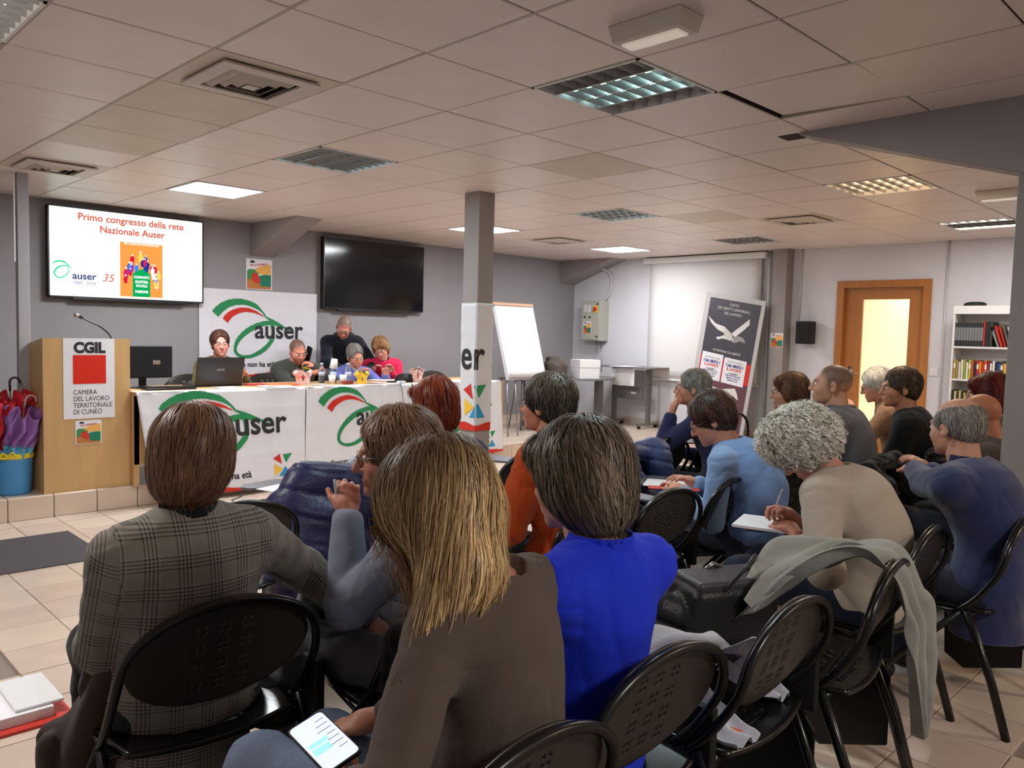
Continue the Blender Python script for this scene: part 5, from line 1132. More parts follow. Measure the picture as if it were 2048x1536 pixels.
    nz1, nz2 = Noise(int(hp[0]*1000) % 97, 5, 14, (1, 1, .8)), Noise(int(hp[1]*1000) % 89+5, 5, 38, (1, 1, .7)); amp = T.get('amp', .007); nz3 = Noise(int(hp[1]*777) % 71+9, 4, 17, (1.3, 1.3, .45))
    el_ = [a[1] for a in armlines]; sh_ = [a[0] for a in armlines]
    def dsp(X):
        r = nz1(X)*amp*.45+(1-np.abs(nz3(X)))**4*amp*.45+nz2(X)*amp*.12
        for q, ww in [(e, .08) for e in el_]+[(s_, .11) for s_ in sh_]+[(Pv+A3(0, 0, .08), .16)]:
            dd = np.exp(-((X-q)**2).sum(-1)/ww**2); r = r+dd*amp*.9*(1-np.abs(np.sin(X@A3(18, 14, 42)+2.2*nz1(X))))**3
        if T.get('quilt'): r = r+.012*(1-np.abs(np.sin(X[:, 2]*math.pi/T['quilt'])))**2
        if T.get('rib'): r = r+.003*np.sin((X-N)@rt_*2*math.pi/T['rib']+4*((X-N)@A3(0, 0, 1)))
        return r
    gar = tor[:]; planes = []; cuffs = T.get('cuff', .02)
    for (sh, el, wp) in armlines:
        L_ = np.linalg.norm(wp-el); e2 = el+(wp-el)*max(0, (L_-cuffs)/L_) if T.get('sleeve', 1) == 1 else el+(wp-el)*T['sleeve']
        gar += [Cap(sh, el, .056*b, .046*b, .05), Cap(el, e2, .045*b, .033*b*(1 if T.get('sleeve', 1) == 1 else 1.1), .03)]
    if T.get('skirt'): gar += [Cap(Pv+A3(0, 0, .02), Pv+A3(0, 0, -T['skirt']), .15*b, .17*b, .06, fd, .8)]
    subs = [Cap(N+A3(0, 0, T.get('nz', -.005)), N+A3(0, 0, .12)+fd*.03, T.get('nr', .062), .075, .012)]
    if T.get('vneck'): subs.append(Cap(N+fd*.10+A3(0, 0, -.04), N+fd*.13+A3(0, 0, .06), .03, .05, .015))
    if not T.get('skirt'): planes = [(Pv+A3(0, 0, -T.get('hem', .10)), A3(0, 0, -1))]
    else: planes = [(Pv+A3(0, 0, -T['skirt']), A3(0, 0, -1))]
    V, F = sdfmesh(gar, gh, inf, subs, dsp, planes); uv = None
    if tuv:
        fc = V[F].mean(1); dt = np.min([p.d(fc) for p in tor], 0); da = [np.minimum(Cap(s_, e_, .05).d(fc), Cap(e_, w_, .04).d(fc)) for s_, e_, w_ in armlines]
        X = V[F]-N; uv = np.stack([X@rt_, X@A3(0, 0, 1), X@fd], -1)
        for q, (s_, e_, w_) in enumerate(armlines):
            m = da[q] < dt-.012
            for (a_, b_, m2) in ((s_, e_, Cap(s_, e_, .05).d(fc) <= Cap(e_, w_, .04).d(fc)), (e_, w_, Cap(s_, e_, .05).d(fc) > Cap(e_, w_, .04).d(fc))):
                mm = m & m2; ax_ = nrm(b_-a_); sx_ = nrm(np.cross(ax_, A3(0, 0, 1)+fd*.01)); sy_ = np.cross(ax_, sx_); Y = V[F[mm]]-a_
                uv[mm] = np.stack([Y@sx_+.3*(Y@sy_), -(Y@ax_), Y@sy_], -1)
    gm = fastmesh(T.get('name', 'sweater'), V, F, T['mat'], t, True, uv=uv)
    if T.get('vest'):
        V, F = sdfmesh(tor, gh, inf+.007, subs, dsp, [(Pv+A3(0, 0, -T.get('hem', .10)-.03), A3(0, 0, -1))]); fastmesh('vest', V, F, T['vest'], gm, True)
    for cst in T.get('coll', []):           # collars: (z0, z1, r, thickness, material)
        z0, z1, r0, th, mt, tilt = cst
        a, b_ = N+A3(0, 0, z0), N+A3(0, 0, z1)+fd*tilt
        v, f = sdfmesh([Cap(a, b_, r0, r0*.93, .01, fd, 1.08)], .006, 0, [Cap(a-A3(0, 0, .05), b_+A3(0, 0, .08), r0-th, r0*.93-th, .004, fd, 1.08), Ell(N+fd*.11+A3(0, 0, z1+.01), (.025, .06, .05), B, .01)], None, [(b_, nrm(b_-a)), (a, nrm(a-b_))]); fastmesh('collar', v, f, mt, gm, True)
    V, F = sdfmesh(lg+[Cap(Pv-rt_*.07+A3(0, 0, -.01), Pv+rt_*.07+A3(0, 0, -.01), .118*b, None, .06)], .011 if near > 1 else .014, .012, (), lambda X: nz1(X)*.005+nz2(X)*.003, [((0, 0, max([Pv[2]+.10]+[c_.b[2]+.09 for c_ in lg[::2]])), A3(0, 0, 1))])
    pm = pants if not isinstance(pants, tuple) else cloth('trousers_%d_%d_%d' % pants, pants)
    fastmesh('trousers', V, F, pm, t)
    for sp in shoes: v, f = sdfmesh(sp, .010, 0, (), None, [(np.array((0, 0, zf+.004)), A3(0, 0, -1))]); fastmesh('shoe', v, f, M('shoe_%d_%d_%d' % shoe, shoe, .5), t)
    t['_n'] = 0; del t['_n']
    return dict(t=t, N=N, P=Pv, arms=armlines, fd=fd, rt=rt_, R=R, hp=hp)
# ------------------------------------------------------------------ conference chairs
mFr = M('chair_frame_black', (14, 14, 15), .28, spec=.6); mSeat = M('chair_plastic_black', (17, 17, 18), .22, spec=.6, bump=.03, bs=200); mPlate = M('chair_plate_taupe', (50, 45, 41), .28, spec=.7)
mTab = M('tablet_grey', (88, 88, 96), .35)
PC, PY = .66, -.24
def plate_mesh():
    g = G(); a, b = .228, .142; s = .0085; nx, nz = 56, 36; idx = {}; V = []; F = []
    holes = set()
    for r in range(4):
        for c in range(3):
            for dr in (0, 2):
                for dc in (0, 2): holes.add((nx//2-8+c*7+dc, nz//2-12+r*6+dr))
    def vid(i, j):
        if (i, j) in idx: return idx[(i, j)]
        x, z = (i-nx/2)*s, (j-nz/2)*s; q = math.sqrt((x/a)**2+(z/b)**2)
        if q > 1: x, z = x/q, z/q
        idx[(i, j)] = len(V); V.append((x, -.30*x*x-.06-.27*z+PY+.06+.02, PC+z)); return idx[(i, j)]
    def ins(i, j): x, z = (i-nx/2)*s, (j-nz/2)*s; return (x/a)**2+(z/b)**2 < 1
    for i in range(nx):
        for j in range(nz):
            if (i, j) in holes: continue
            if sum(ins(i+p, j+q) for p in (0, 1) for q in (0, 1)) >= 1: F.append((vid(i, j), vid(i, j+1), vid(i+1, j+1), vid(i+1, j)))
    return V, F
def seat_mesh():
    V = []; F = []; n = 26; idx = {}; s = 1/n; holes = set((n//2-7+c*5+dc, 4+r*5+dr) for r in range(3) for c in range(3) for dr in (0, 2) for dc in (0, 2))
    for j in range(n+1):
        for i in range(n+1):
            u, v = i*s*2-1, j*s*2-1; k = .86+.14*(1-abs(u)**4*abs(v)**4)
            x, y = .235*u*math.sqrt(1-.18*v*v), .22*v*math.sqrt(1-.18*u*u)
            V.append((x, y-.005, .445-.012*(1-u*u)*(1-(v+.2)**2)-.018*max(0, v-.7)*3+.01*(u*u)))
    for j in range(n):
        for i in range(n):
            if (i, j) in holes: continue
            a = j*(n+1)+i; F.append((a, a+1, a+n+2, a+n+1))
    return V, F
def make_chair(tablet):
    t = thing('conference_chair', 'x', 'chair')
    V, F = plate_mesh(); o = mk('backrest', V, F, mPlate, t, True); solid(o, .006, 0)
    V, F = seat_mesh(); o = mk('seat', V, F, mSeat, t, True); solid(o, .014, -1)
    g = G(); P = [(-.25, -.10, .43), (-.252, -.17, .50), (-.25, PY+.005, .60)]+[(-.243*math.cos(a), PY-.015-.02*math.sin(a)-.27*(.135*math.sin(a))*.0, .655+.138*math.sin(a)) for a in np.linspace(.0, math.pi, 13)]+[(.25, PY+.005, .60), (.252, -.17, .50), (.25, -.10, .43)]
    g.tube([tuple(p) for p in bez(P, 3)], .0115, 10); g.ob('back_frame', mFr, t, smooth=True)
    g = G(); g.tube([(-.235, PY-.012, .69), (0, PY-.035, .803), (.235, PY-.012, .69)], .001, 4)
    for s in (-1, 1):
        g = G(); g.tube([(s*.252, -.14, .45), (s*.256, -.24, .20), (s*.258, -.30, .0)], .0125, 8, sx=1.3); g.ob('leg', mFr, t, smooth=True)
        g = G(); g.tube([(s*.250, -.12, .44), (s*.252, .10, .20), (s*.254, .26, .0)], .0125, 8, sx=1.3); g.ob('leg', mFr, t, smooth=True)
    for y in (-.15, .17): g = G(); g.tube([(-.25, y if y < 0 else -.0, .43), (.25, y if y < 0 else -.0, .43)], .009, 8) if y < 0 else g.tube([(-.21, .17, .425), (-.245, -.10, .435), (.245, -.10, .435), (.21, .17, .425)], .009, 8); g.ob('seat_rail', mFr, t, smooth=True)
    if tablet:
        g = G(); g.box((.262, -.22, .40), (.292, -.14, .56)); m_ = g.ob('tablet_bracket', mBlackM, t, bev=.006)
    if tablet == 'up':
        g = G(); g.tube([(.277, -.17, .50), (.285, .0, .60), (.27, .15, .655)], .011, 8); g.ob('tablet_arm', mFr, t, smooth=True)
        g = G(); pts = [(.36, .06), (.37, .34), (.33, .47), (.20, .52), (.02, .50), (-.03, .44), (.0, .38), (.17, .30), (.23, .16), (.25, .04), (.30, .02)]
        g.prism(pts, lambda u, v: (u, v, .655), lambda u, v: (u, v, .668)); g.ob('writing_tablet', mTab, t, bev=.004)
    elif tablet == 'down':
        g = G(); pts = [(-.20, .12), (.02, .05), (.10, .10), (.12, .46), (.04, .50), (-.14, .44), (-.20, .36)]
        g.prism(pts, lambda u, v: (.272, u-.02, v-.02), lambda u, v: (.284, u-.02, v-.02)); g.ob('writing_tablet', mBlack, t, bev=.006)
    return t
CH = {k: make_chair(k) for k in ('up', 'down')}; used = {'up': 0, 'down': 0}
def chair(px, py, rz, lab, kind='down', z=0, grp='black conference chairs'):
    """px,py: centre of the backrest plate"""
    a = math.radians(rz); ox, oy = px-math.sin(a)*-PY*-1*0, py
    o = CH[kind]; ox = px+math.sin(a)*PY; oy = py-math.cos(a)*PY
    if used[kind] == 0: used[kind] = 1; o.location = (ox, oy, z); o.rotation_euler = (0, 0, a); o['label'] = lab; o['group'] = grp
    else: o = dup(o, (ox, oy, z), a, lab, grp)
    return o
CL = [(.862, 1.86, -3, 'black perforated chair under the woman in the plaid jacket', 'down'), (.935, .90, 3, 'black chair at the bottom edge under the blonde woman', 'down'), (1.42, .965, 0, 'glossy black chair behind the woman in the royal blue blazer', 'down'),
      (1.93, .93, 2, 'empty black chair with white clothes on its seat', 'down'), (2.50, .90, 8, 'black chair with a grey shawl hanging over it', 'down'), (3.10, .98, 3, 'black chair of the curly-haired woman in the beige sweater', 'up'),
      (3.60, .80, 0, 'black chair of the grey-haired man in the navy fleece', 'down'), (4.66, .90, 0, 'black chair beside the pillar under the bald man', 'down'), (1.42, 1.60, -6, 'black chair under the dark coat behind the woman in pale grey', 'down'),
      (2.45, 2.0, 0, 'black chair under the man in the orange sweater', 'down'), (2.93, 1.98, 0, 'empty black perforated chair between the blue blazer and the light blue vest', 'up'), (3.43, 1.95, -2, 'black chair under the woman in the light blue vest', 'up'),
      (3.93, 1.90, 0, 'empty black chair right of the light blue vest woman', 'down'), (4.55, 1.72, 0, 'black chair under the man in the grey wool coat', 'down'), (5.20, 1.58, 0, 'black chair under the man in the dark jacket', 'down'), (6.15, 2.06, 0, 'black chair under the white-haired woman', 'down'),
      (5.30, 1.1, 0, 'black chair under the person with dark red hair', 'down'), (4.95, 2.20, 0, 'black chair under the woman in the mustard turtleneck', 'down'), (5.15, 2.72, 0, 'empty black chair in front of the curly-haired woman holding a black handbag', 'up'),
      (4.45, 3.02, 3, 'empty black chair with a red garment on its seat', 'up'), (4.95, 2.98, 0, 'black chair under the man resting his finger on his cheek', 'down'), (3.75, 2.82, 0, 'black chair with the slate blue padded jacket', 'up'), (1.38, 2.86, 0, 'empty black chair in front of the plaid jacket woman', 'down'),
      (1.88, 3.03, 4, 'black chair carrying the navy puffer coat', 'up'), (2.30, 2.48, 0, 'black chair under the red-haired woman', 'up'), (3.2, 3.1, 0, 'empty black chair near the banner column', 'up')]
for x, y, r, l, k in CL: chair(x, y, r, l, k)
for x, y, l in ((3.30, 7.86, 'black chair on the stage behind the laptop'), (4.10, 7.80, 'black chair on the stage under the man on the phone'), (4.80, 7.78, 'black chair on the stage under the man in the blue sweater'), (5.45, 7.82, 'black chair on the stage under the woman in pink'), (6.18, 7.62, 'empty black chair on the stage left of the column')):
    chair(x, y, 180, l, 'down', ST, 'black chairs behind the long table')
# ------------------------------------------------------------------ coats, bags and small soft things
mNavyP = M('puffer_navy', (34, 34, 78), .42, var=.05, bump=.25, bs=60, sheen=.1); mSlate = M('puffer_slate', (62, 76, 118), .5, var=.05, bump=.2, bs=60)
mCoatB = cloth('black_wool', (9, 9, 12)); mShawl = cloth('grey_shawl', (158, 158, 150), var=.1); mWhiteC = cloth('white_cotton', (205, 206, 214)); mLeather = M('leather_black', (34, 32, 34), .35, var=.1, bump=.3, bs=150)
def quilt(amp, per, ax=2, seed=1):
    nz = Noise(seed, 4, 12); return lambda X: amp*.9*(1-np.abs(np.sin((X[..., ax]+.25*X[..., 0]+.012*nz(X))*math.pi/per)))**3+nz(X)*.008
def soft(name, lab, cat, prims, mat, h=.009, disp=None, nm=None, **k):
    V, F = sdfmesh(prims, h, disp=disp, **k); o = fastmesh(name, V, F, mat); tag(o, lab, cat); return o
nzs = Noise(14, 5, 9)
def drape(name, lab, cat, path, mat, folds=7, amp=.018, nu=40, nv=60, seed=1, th=.004, par=None):
    """path: (centre xyz, half width, width direction) rows along the cloth"""
    nz = Noise(seed, 5, 10); C_ = bez([np.r_[p[0], p[1], p[2]] for p in path], 8); k = len(C_)
    def f(a, b):
        i = min(int(b*(k-1)), k-2); q = C_[i]+(C_[i+1]-C_[i])*(b*(k-1)-i); wd = nrm(q[4:7]); c = q[:3]; t = nrm(C_[i+1][:3]-C_[i][:3]); n = np.cross(wd, t)
        s_ = (a-.5)*2; p = c+wd*s_*q[3]; nn = float(nz(p[None])[0])
        return tuple(p+n*(amp*math.sin(folds*a*6.283/2+2.2*nn+seed)+amp*.6*nn)+t*(.02*nn))
    g = G(); g.grid(f, nu, nv); o = g.ob(name, mat, par, True); solid(o, th, 0); o.modifiers.new('ss', 'SUBSURF').render_levels = 1
    return tag(o, lab, cat)
x, y = 1.86, 3.02
soft('puffer_coat', 'navy padded puffer coat draped over a chair behind the plaid jacket arm', 'coat', [Cap((x-.26, y-.02, .62), (x-.10, y-.03, .80), .09, .08, .06), Cap((x-.10, y-.03, .80), (x+.22, y-.02, .80), .08, .09, .06), Cap((x+.22, y, .80), (x+.28, y, .55), .09, .10, .06), Cap((x-.2, y-.06, .55), (x+.2, y-.06, .5), .12, .12, .08), Cap((x-.22, y-.08, .5), (x-.18, y-.1, .25), .10, .09, .06), Cap((x+.1, y-.08, .5), (x+.14, y-.1, .2), .13, .10, .06), Cap((x-.1, y-.04, .66), (x+.14, y-.04, .66), .11, .11, .06)], mNavyP, disp=(lambda q_, n_: lambda X: q_(X)+n_(X)*.016)(quilt(.008, .10, 2, 3), Noise(44, 4, 9)))
soft('padded_jacket', 'slate blue padded jacket hanging on a chair right of the orange sweater', 'jacket', [Cap((3.58, 2.78, .78), (3.92, 2.78, .80), .06, .06, .05), Cap((3.56, 2.74, .74), (3.56, 2.7, .35), .09, .08, .05), Cap((3.93, 2.74, .76), (3.96, 2.7, .35), .09, .08, .05), Cap((3.62, 2.73, .66), (3.88, 2.73, .40), .10, .10, .06)], mSlate, disp=quilt(.012, .085, 2, 5))
soft('dark_coat', 'black coat covering the chair between the pale grey sweater and blonde woman', 'coat', [Cap((1.22, 1.55, .70), (1.62, 1.60, .74), .06, .07, .05), Cap((1.20, 1.52, .68), (1.12, 1.50, .16), .08, .10, .06), Cap((1.58, 1.55, .70), (1.55, 1.52, .2), .10, .11, .06), Cap((1.3, 1.52, .6), (1.4, 1.52, .2), .12, .13, .08)], mCoatB, disp=(lambda n: lambda X: (1-np.abs(n(X)))**3*.02)(Noise(8, 4, 16)))
soft('dark_coat', 'black coat hanging over the chair back of the man in the grey wool coat', 'coat', [Cap((4.34, 1.69, .79), (4.76, 1.69, .80), .045, .05, .05), Cap((4.33, 1.65, .74), (4.30, 1.62, .30), .06, .06, .05), Cap((4.75, 1.65, .75), (4.72, 1.63, .25), .07, .07, .05), Cap((4.45, 1.64, .66), (4.62, 1.64, .3), .09, .09, .06)], mCoatB, h=.012, disp=(lambda n: lambda X: (1-np.abs(n(X)))**3*.02)(Noise(9, 4, 16)))
soft('dark_coat', 'black coat over the chair back of the man in the dark jacket', 'coat', [Cap((4.98, 1.55, .80), (5.42, 1.55, .82), .06, .06, .05), Cap((4.97, 1.5, .74), (4.94, 1.48, .3), .08, .08, .05), Cap((5.41, 1.5, .75), (5.4, 1.48, .25), .10, .09, .05), Cap((5.1, 1.49, .66), (5.3, 1.49, .3), .11, .11, .06)], mCoatB, h=.012, disp=(lambda n: lambda X: (1-np.abs(n(X)))**3*.02)(Noise(11, 4, 16)))
drape('white_coat', 'crumpled white cotton garment on the empty chair beside the royal blue blazer', 'garment', [((1.70, 1.30, .50), .10, (.8, -.3, 0)), ((1.80, 1.28, .58), .15, (.6, -.7, 0)), ((1.90, 1.22, .62), .18, (.5, -.8, 0)), ((2.02, 1.20, .58), .15, (.5, -.8, 0)), ((2.12, 1.16, .50), .10, (.5, -.8, 0))], mWhiteC, 6, .028, seed=3)
drape('white_sleeve', 'white sleeve hanging under the backrest of the empty chair', 'garment', [((1.82, 1.14, .56), .05, (1, 0, 0)), ((1.80, 1.05, .50), .06, (1, 0, .1)), ((1.79, 1.0, .475), .055, (1, 0, .1)), ((1.80, .96, .465), .05, (1, 0, 0))], mWhiteC, 3, .016, seed=5, nu=24, nv=30)
drape('white_cloth', 'corner of white cloth on the far side of the same black seat', 'garment', [((2.04, 1.14, .53), .06, (1, 0, 0)), ((2.08, 1.07, .485), .07, (1, .1, 0)), ((2.09, 1.01, .468), .03, (1, 0, 0))], mWhiteC, 3, .014, seed=9, nu=24, nv=30)
g = G(); g.box((1.80, .985, .452), (1.865, 1.045, .462)); o = g.ob('orange_card', M('card_orange', (215, 95, 30), .6), bev=.004); tag(o, 'small orange card on the black seat beside the white garment', 'card')
drape('shawl', 'light grey wool shawl draped over the black chair behind the beige sweater', 'shawl', [((2.30, 1.26, .56), .12, (1, .2, .1)), ((2.38, 1.14, .70), .17, (1, .1, .0)), ((2.46, 1.02, .80), .20, (1, 0, -.05)), ((2.54, .93, .82), .19, (1, 0, -.15)), ((2.60, .875, .74), .16, (1, 0, -.3)), ((2.66, .85, .58), .12, (1, 0, -.2)), ((2.70, .84, .40), .09, (1, 0, 0)), ((2.72, .84, .20), .02, (1, 0, 0))], mShawl, 5, .022, seed=4)
drape('scarf_fold', 'pale cream-edged fold of wool cloth lying on top of the grey shawl', 'shawl', [((2.20, 1.20, .66), .07, (.6, .8, 0)), ((2.28, 1.18, .74), .09, (.6, .8, 0)), ((2.38, 1.14, .79), .10, (.6, .8, .1)), ((2.48, 1.08, .81), .08, (.6, .8, 0)), ((2.56, 1.0, .80), .05, (.6, .8, 0))], mShawl, 4, .02, seed=7)
t = thing('handbag', 'black leather handbag standing on a chair beside the grey shawl', 'bag', (2.22, 1.32, .46))
V, F = sdfmesh([Box_((2.24, 1.30, .58), (.15, .10, .12), rotm(25), .03, .02), Cap((2.10, 1.36, .60), (2.06, 1.40, .62), .05, .05, .03)], .007, 0, (), (lambda n: lambda X: n(X)*.005)(Noise(15, 4, 20))); fastmesh('bag_body', V, F, mLeather, t)
V, F = sdfmesh([Box_((2.25, 1.29, .70), (.15, .085, .018), rotm(25, 0, 0), .012, .02)], .006); fastmesh('flap', V, F, M('leather_grey', (62, 58, 60), .4, bump=.2, bs=120), t)
g = G(); g.tube([tuple(p) for p in bez([(2.14, 1.26, .66), (2.2, 1.2, .76), (2.3, 1.22, .78), (2.36, 1.3, .68)], 6)], .007, 8); g.ob('strap', mLeather, t, smooth=True)
g = G(); g.tube([(2.24, 1.36, .715), (2.27, 1.35, .73), (2.30, 1.34, .715)], .008, 8); g.ob('clasp', mMetal, t, smooth=True)
t = thing('handbag', 'black handbag with an arched handle on the chair before the mustard turtleneck', 'bag', (5.15, 2.9, .45))
V, F = sdfmesh([Box_((5.18, 2.93, .60), (.17, .09, .15), rotm(10), .04, .02), Cap((5.0, 2.9, .7), (5.35, 2.9, .7), .05, .05, .04)], .012, 0, (), (lambda n: lambda X: n(X)*.008)(Noise(16, 4, 20))); fastmesh('bag_body', V, F, mCoatB, t)
g = G(); g.tube([tuple(p) for p in bez([(5.0, 2.9, .72), (5.02, 2.9, .88), (5.14, 2.9, .93), (5.26, 2.9, .86), (5.28, 2.9, .72)], 6)], .010, 8); g.ob('handle', mLeather, t, smooth=True)
soft('red_garment', 'red garment bunched on the seat of an empty chair behind the slate jacket', 'garment', [Cap((4.3, 3.26, .50), (4.62, 3.3, .52), .06, .07, .05), Cap((4.26, 3.12, .58), (4.30, 3.2, .50), .05, .06, .05)], cloth('red_wool', (190, 45, 50)), h=.011, disp=(lambda n: lambda X: n(X)*.01)(Noise(17, 4, 22)))
soft('brown_coat', 'dark brown coat hanging at the left of the plaid jacket chair', 'coat', [Cap((.70, 2.12, .62), (.64, 2.18, .34), .06, .08, .05), Cap((.64, 2.18, .34), (.66, 2.22, .18), .085, .06, .05), Cap((.58, 2.2, .40), (.60, 2.22, .22), .05, .05, .04)], cloth('brown_nylon', (62, 50, 44), rough=.6), disp=(lambda n: lambda X: (1-np.abs(n(X)))**3*.02)(Noise(18, 4, 20)), h=.008)
t = thing('striped_bag', 'black and gold striped shoe under the light blue vest woman', 'shoe', (4.2, 2.4, 0))
t.name = 'striped_shoe'; V, F = sdfmesh([Cap((3.92, 2.28, .05), (4.16, 2.42, .05), .045, .055, .03), Cap((3.90, 2.27, .07), (3.90, 2.27, .12), .045, .04, .03)], .009); W[t.name] = W['striped_bag'] if 'striped_bag' in W else np.array((4.2, 2.4, 0.)); fastmesh('upper', V, F, M('stripe_gold', (80, 66, 40), .5, var=.8, vs=30, stretch=(1, 8, 1)), t)
# brown and navy bags in the stage corner, stools
soft('brown_bag', 'soft brown bag heaped beside the white carton', 'bag', [Box_((7.98, 7.28, .97), (.15, .13, .10), rotm(10), .05, .04), Cap((7.9, 7.25, 1.05), (8.08, 7.25, 1.06), .06, .06, .04), Box_((7.98, 7.3, 1.08), (.09, .06, .07), rotm(5), .03, .03)], cloth('brown_canvas', (78, 68, 62)), h=.012, disp=(lambda n: lambda X: n(X)*.014)(Noise(19, 4, 18)))
soft('navy_bag', 'dark navy rucksack behind the flipchart leg', 'bag', [Box_((7.72, 7.62, .98), (.16, .12, .14), rotm(-5), .06, .05), Cap((7.62, 7.6, 1.05), (7.8, 7.6, 1.1), .07, .05, .05)], cloth('navy_canvas', (38, 42, 62)), h=.012, disp=(lambda n: lambda X: n(X)*.012)(Noise(20, 4, 18)))
t = thing('side_table', 'small dark table under the navy rucksack', 'table', (7.72, 7.62, ST)); g = G(); g.box((7.5, 7.4, .83), (8.0, 7.85, .85)); g.ob('tabletop', mGL, t)
for a, b in ((7.53, 7.43), (7.97, 7.43), (7.53, 7.82), (7.97, 7.82)): g = G(); g.tube([(a, b, ST), (a, b, .83)], .012, 8); g.ob('leg', mGL, t, smooth=True)
# papers on tablets
def slip(x, y, z, w, d, rz, lab, mat=mPaper, cat='paper', nm='paper_sheet', th=.003): return paper(x, y, w, d, rz, lab, z, mat, cat, th, nm)
slip(3.62, 2.42, .669, .21, .29, .5, 'white sheet on the writing tablet of the light blue vest woman')
slip(3.50, 2.33, .673, .08, .26, .6, 'red folder edge on the writing tablet before the light blue vest', mRF, 'folder', 'folder', .004)
slip(1.97, 3.50, .669, .2, .28, .3, 'white sheet on the dark tablet by the navy puffer coat')
# ------------------------------------------------------------------ the audience and the panel
def plaidmat():
    m = M('cloth_plaid', (84, 80, 74), .9, bump=.4, bs=600, sheen=.1); nt = m.node_tree; N_ = nt.nodes.new; L = nt.links.new; b = nt.nodes['Principled BSDF']
    a = N_('ShaderNodeAttribute'); a.attribute_name = 'puv'; sp = N_('ShaderNodeSeparateXYZ'); L(a.outputs['Vector'], sp.inputs[0])
    def mth(op, x, y=None, z=None):
        n = N_('ShaderNodeMath'); n.operation = op
        for i, q in enumerate((x, y, z)):
            if q is None: continue
            if isinstance(q, (int, float)): n.inputs[i].default_value = q
            else: L(q, n.inputs[i])
        return n.outputs[0]
    def lines(c, per):
        f = mth('FRACT', mth('DIVIDE', mth('ADD', c, 5.03), per)); inb = mth('LESS_THAN', f, .48)
        st_ = mth('GREATER_THAN', mth('SINE', mth('MULTIPLY', f, 2*math.pi/.12)), .05); return inb, mth('MULTIPLY', inb, st_)
    bx, lx = lines(sp.outputs[0], .072); bz, lz = lines(sp.outputs[1], .075)
    w = mth('ADD', mth('MULTIPLY', lx, .5), mth('MULTIPLY', lz, .5))
    tw_ = mth('GREATER_THAN', mth('SINE', mth('MULTIPLY', mth('ADD', sp.outputs[0], sp.outputs[1]), 2*math.pi/.006)), 0)
    w2 = mth('MULTIPLY', w, mth('ADD', mth('MULTIPLY', tw_, .5), .75))
    mx = N_('ShaderNodeMix'); mx.data_type = 'RGBA'; L(w2, mx.inputs[0]); mx.inputs[6].default_value = (*lin((136, 130, 119)), 1); mx.inputs[7].default_value = (*lin((26, 26, 26)), 1)
    both = mth('MULTIPLY', mth('MULTIPLY', lx, lz), 1.0); hl = mth('MULTIPLY', mth('SUBTRACT', mth('ADD', bx, bz), mth('ADD', lx, lz)), .22)
    mx2 = N_('ShaderNodeMix'); mx2.data_type = 'RGBA'; L(hl, mx2.inputs[0]); L(mx.outputs[2], mx2.inputs[6]); mx2.inputs[7].default_value = (*lin((170, 160, 145)), 1); L(mx2.outputs[2], b.inputs['Base Color']); return m
def stripemat(n, rgb, axis_scale):
    return cloth(n, rgb)
PP = {}
PP['plaid'] = person('woman with a brown bob in a grey plaid jacket seen from behind', (.875, 2.07, 1.115), 30, -8, 4, 4, pelv=(.865, 2.10, .50), bow=.02, ws=((-.12, .26, .60), A3(1.34, 1.93, .60)), poles=((-.35, -.6, -.7), (.4, .3, -.3)), skin=(205, 150, 125),
    hair=dict(style='medium', col=(92, 64, 48), col2=(150, 110, 82), vol=.022, n=9000, L=.12, down=.9, w=.0016, mix=.8, seed=3), top=dict(name='blazer', mat=plaidmat(), inf=.014, skirt=.40, coll=[(-.005, .055, .075, .006, cloth('black_knit', (20, 20, 22)), .0)], amp=.006), bulk=1.16, shw=.19, near=3, tuv=True, pants=(30, 30, 34))
PP['blonde'] = person('young woman with long blonde highlighted hair and taupe sweater looking at a phone', (.985, 1.20, 1.115), -38, -34, -6, -12, pelv=(.985, 1.08, .50), bow=.05, ws=(A3(.80, 1.19, .625), (.08, .30, .62)), poles=((-.7, -.5, -.3), (.7, -.3, -.6)), palm=((0, .1, 1), None), curl=(38, 30), skin=(200, 145, 118),
    hair=dict(style='custom', col=(125, 98, 66), col2=(238, 204, 148), vol=.012, n=16000, L=.42, drop=[((.995, 1.165, 1.10), (.965, 1.10, 1.02), .088, .060), ((.965, 1.10, 1.02), (.825, 1.055, .90), .060, .010), ((1.02, 1.15, 1.09), (1.02, 1.10, 1.02), .060, .022)], down=1.1, grav=(-.50, -.16, -1), w=.0012, lift=.012, mix=1, seed=6, root=(92, 72, 54), brow=(80, 60, 45)), top=dict(name='sweater', mat=cloth('taupe_knit', (96, 82, 73), var=.03), inf=.015, nr=.085, nz=-.035, amp=.006), gl=(30, 28, 28), bulk=.92, shw=.18, near=3,
    pants=M('denim_blue', (122, 138, 164), .8, var=.15, vs=6, bump=.3, bs=400), legs=(((-.11, .46, .535), (-.13, .42, .09)), ((.06, .44, .52), (.06, .40, .09))), neck=.85)
PP['blue'] = person('woman with short dark brown hair in a royal blue blazer seen from behind', (1.41, 1.205, 1.128), -6, -10, 2, 0, pelv=(1.42, 1.19, .50), bow=.0, skin=(200, 150, 125),
    hair=dict(style='medium', col=(66, 56, 47), col2=(150, 132, 112), vol=.018, n=9000, L=.11, lift=.012, w=.0017, mix=.7, seed=9, crown=(0, -.05, .10)), top=dict(name='blazer', mat=cloth('royal_blue', (32, 56, 222), rough=.75, var=.03, sheen=.05), inf=.015, skirt=.34, coll=[(-.01, .05, .078, .008, cloth('royal_blue', (24, 38, 190)), .0)], amp=.007), bulk=1.05, shw=.20, near=3, pants=M('white_trousers', (205, 204, 208), .8, bump=.2, bs=300), legs=(((-.10, .44, .52), (-.1, .42, .09)), ((.22, .40, .53), (.2, .38, .09))))
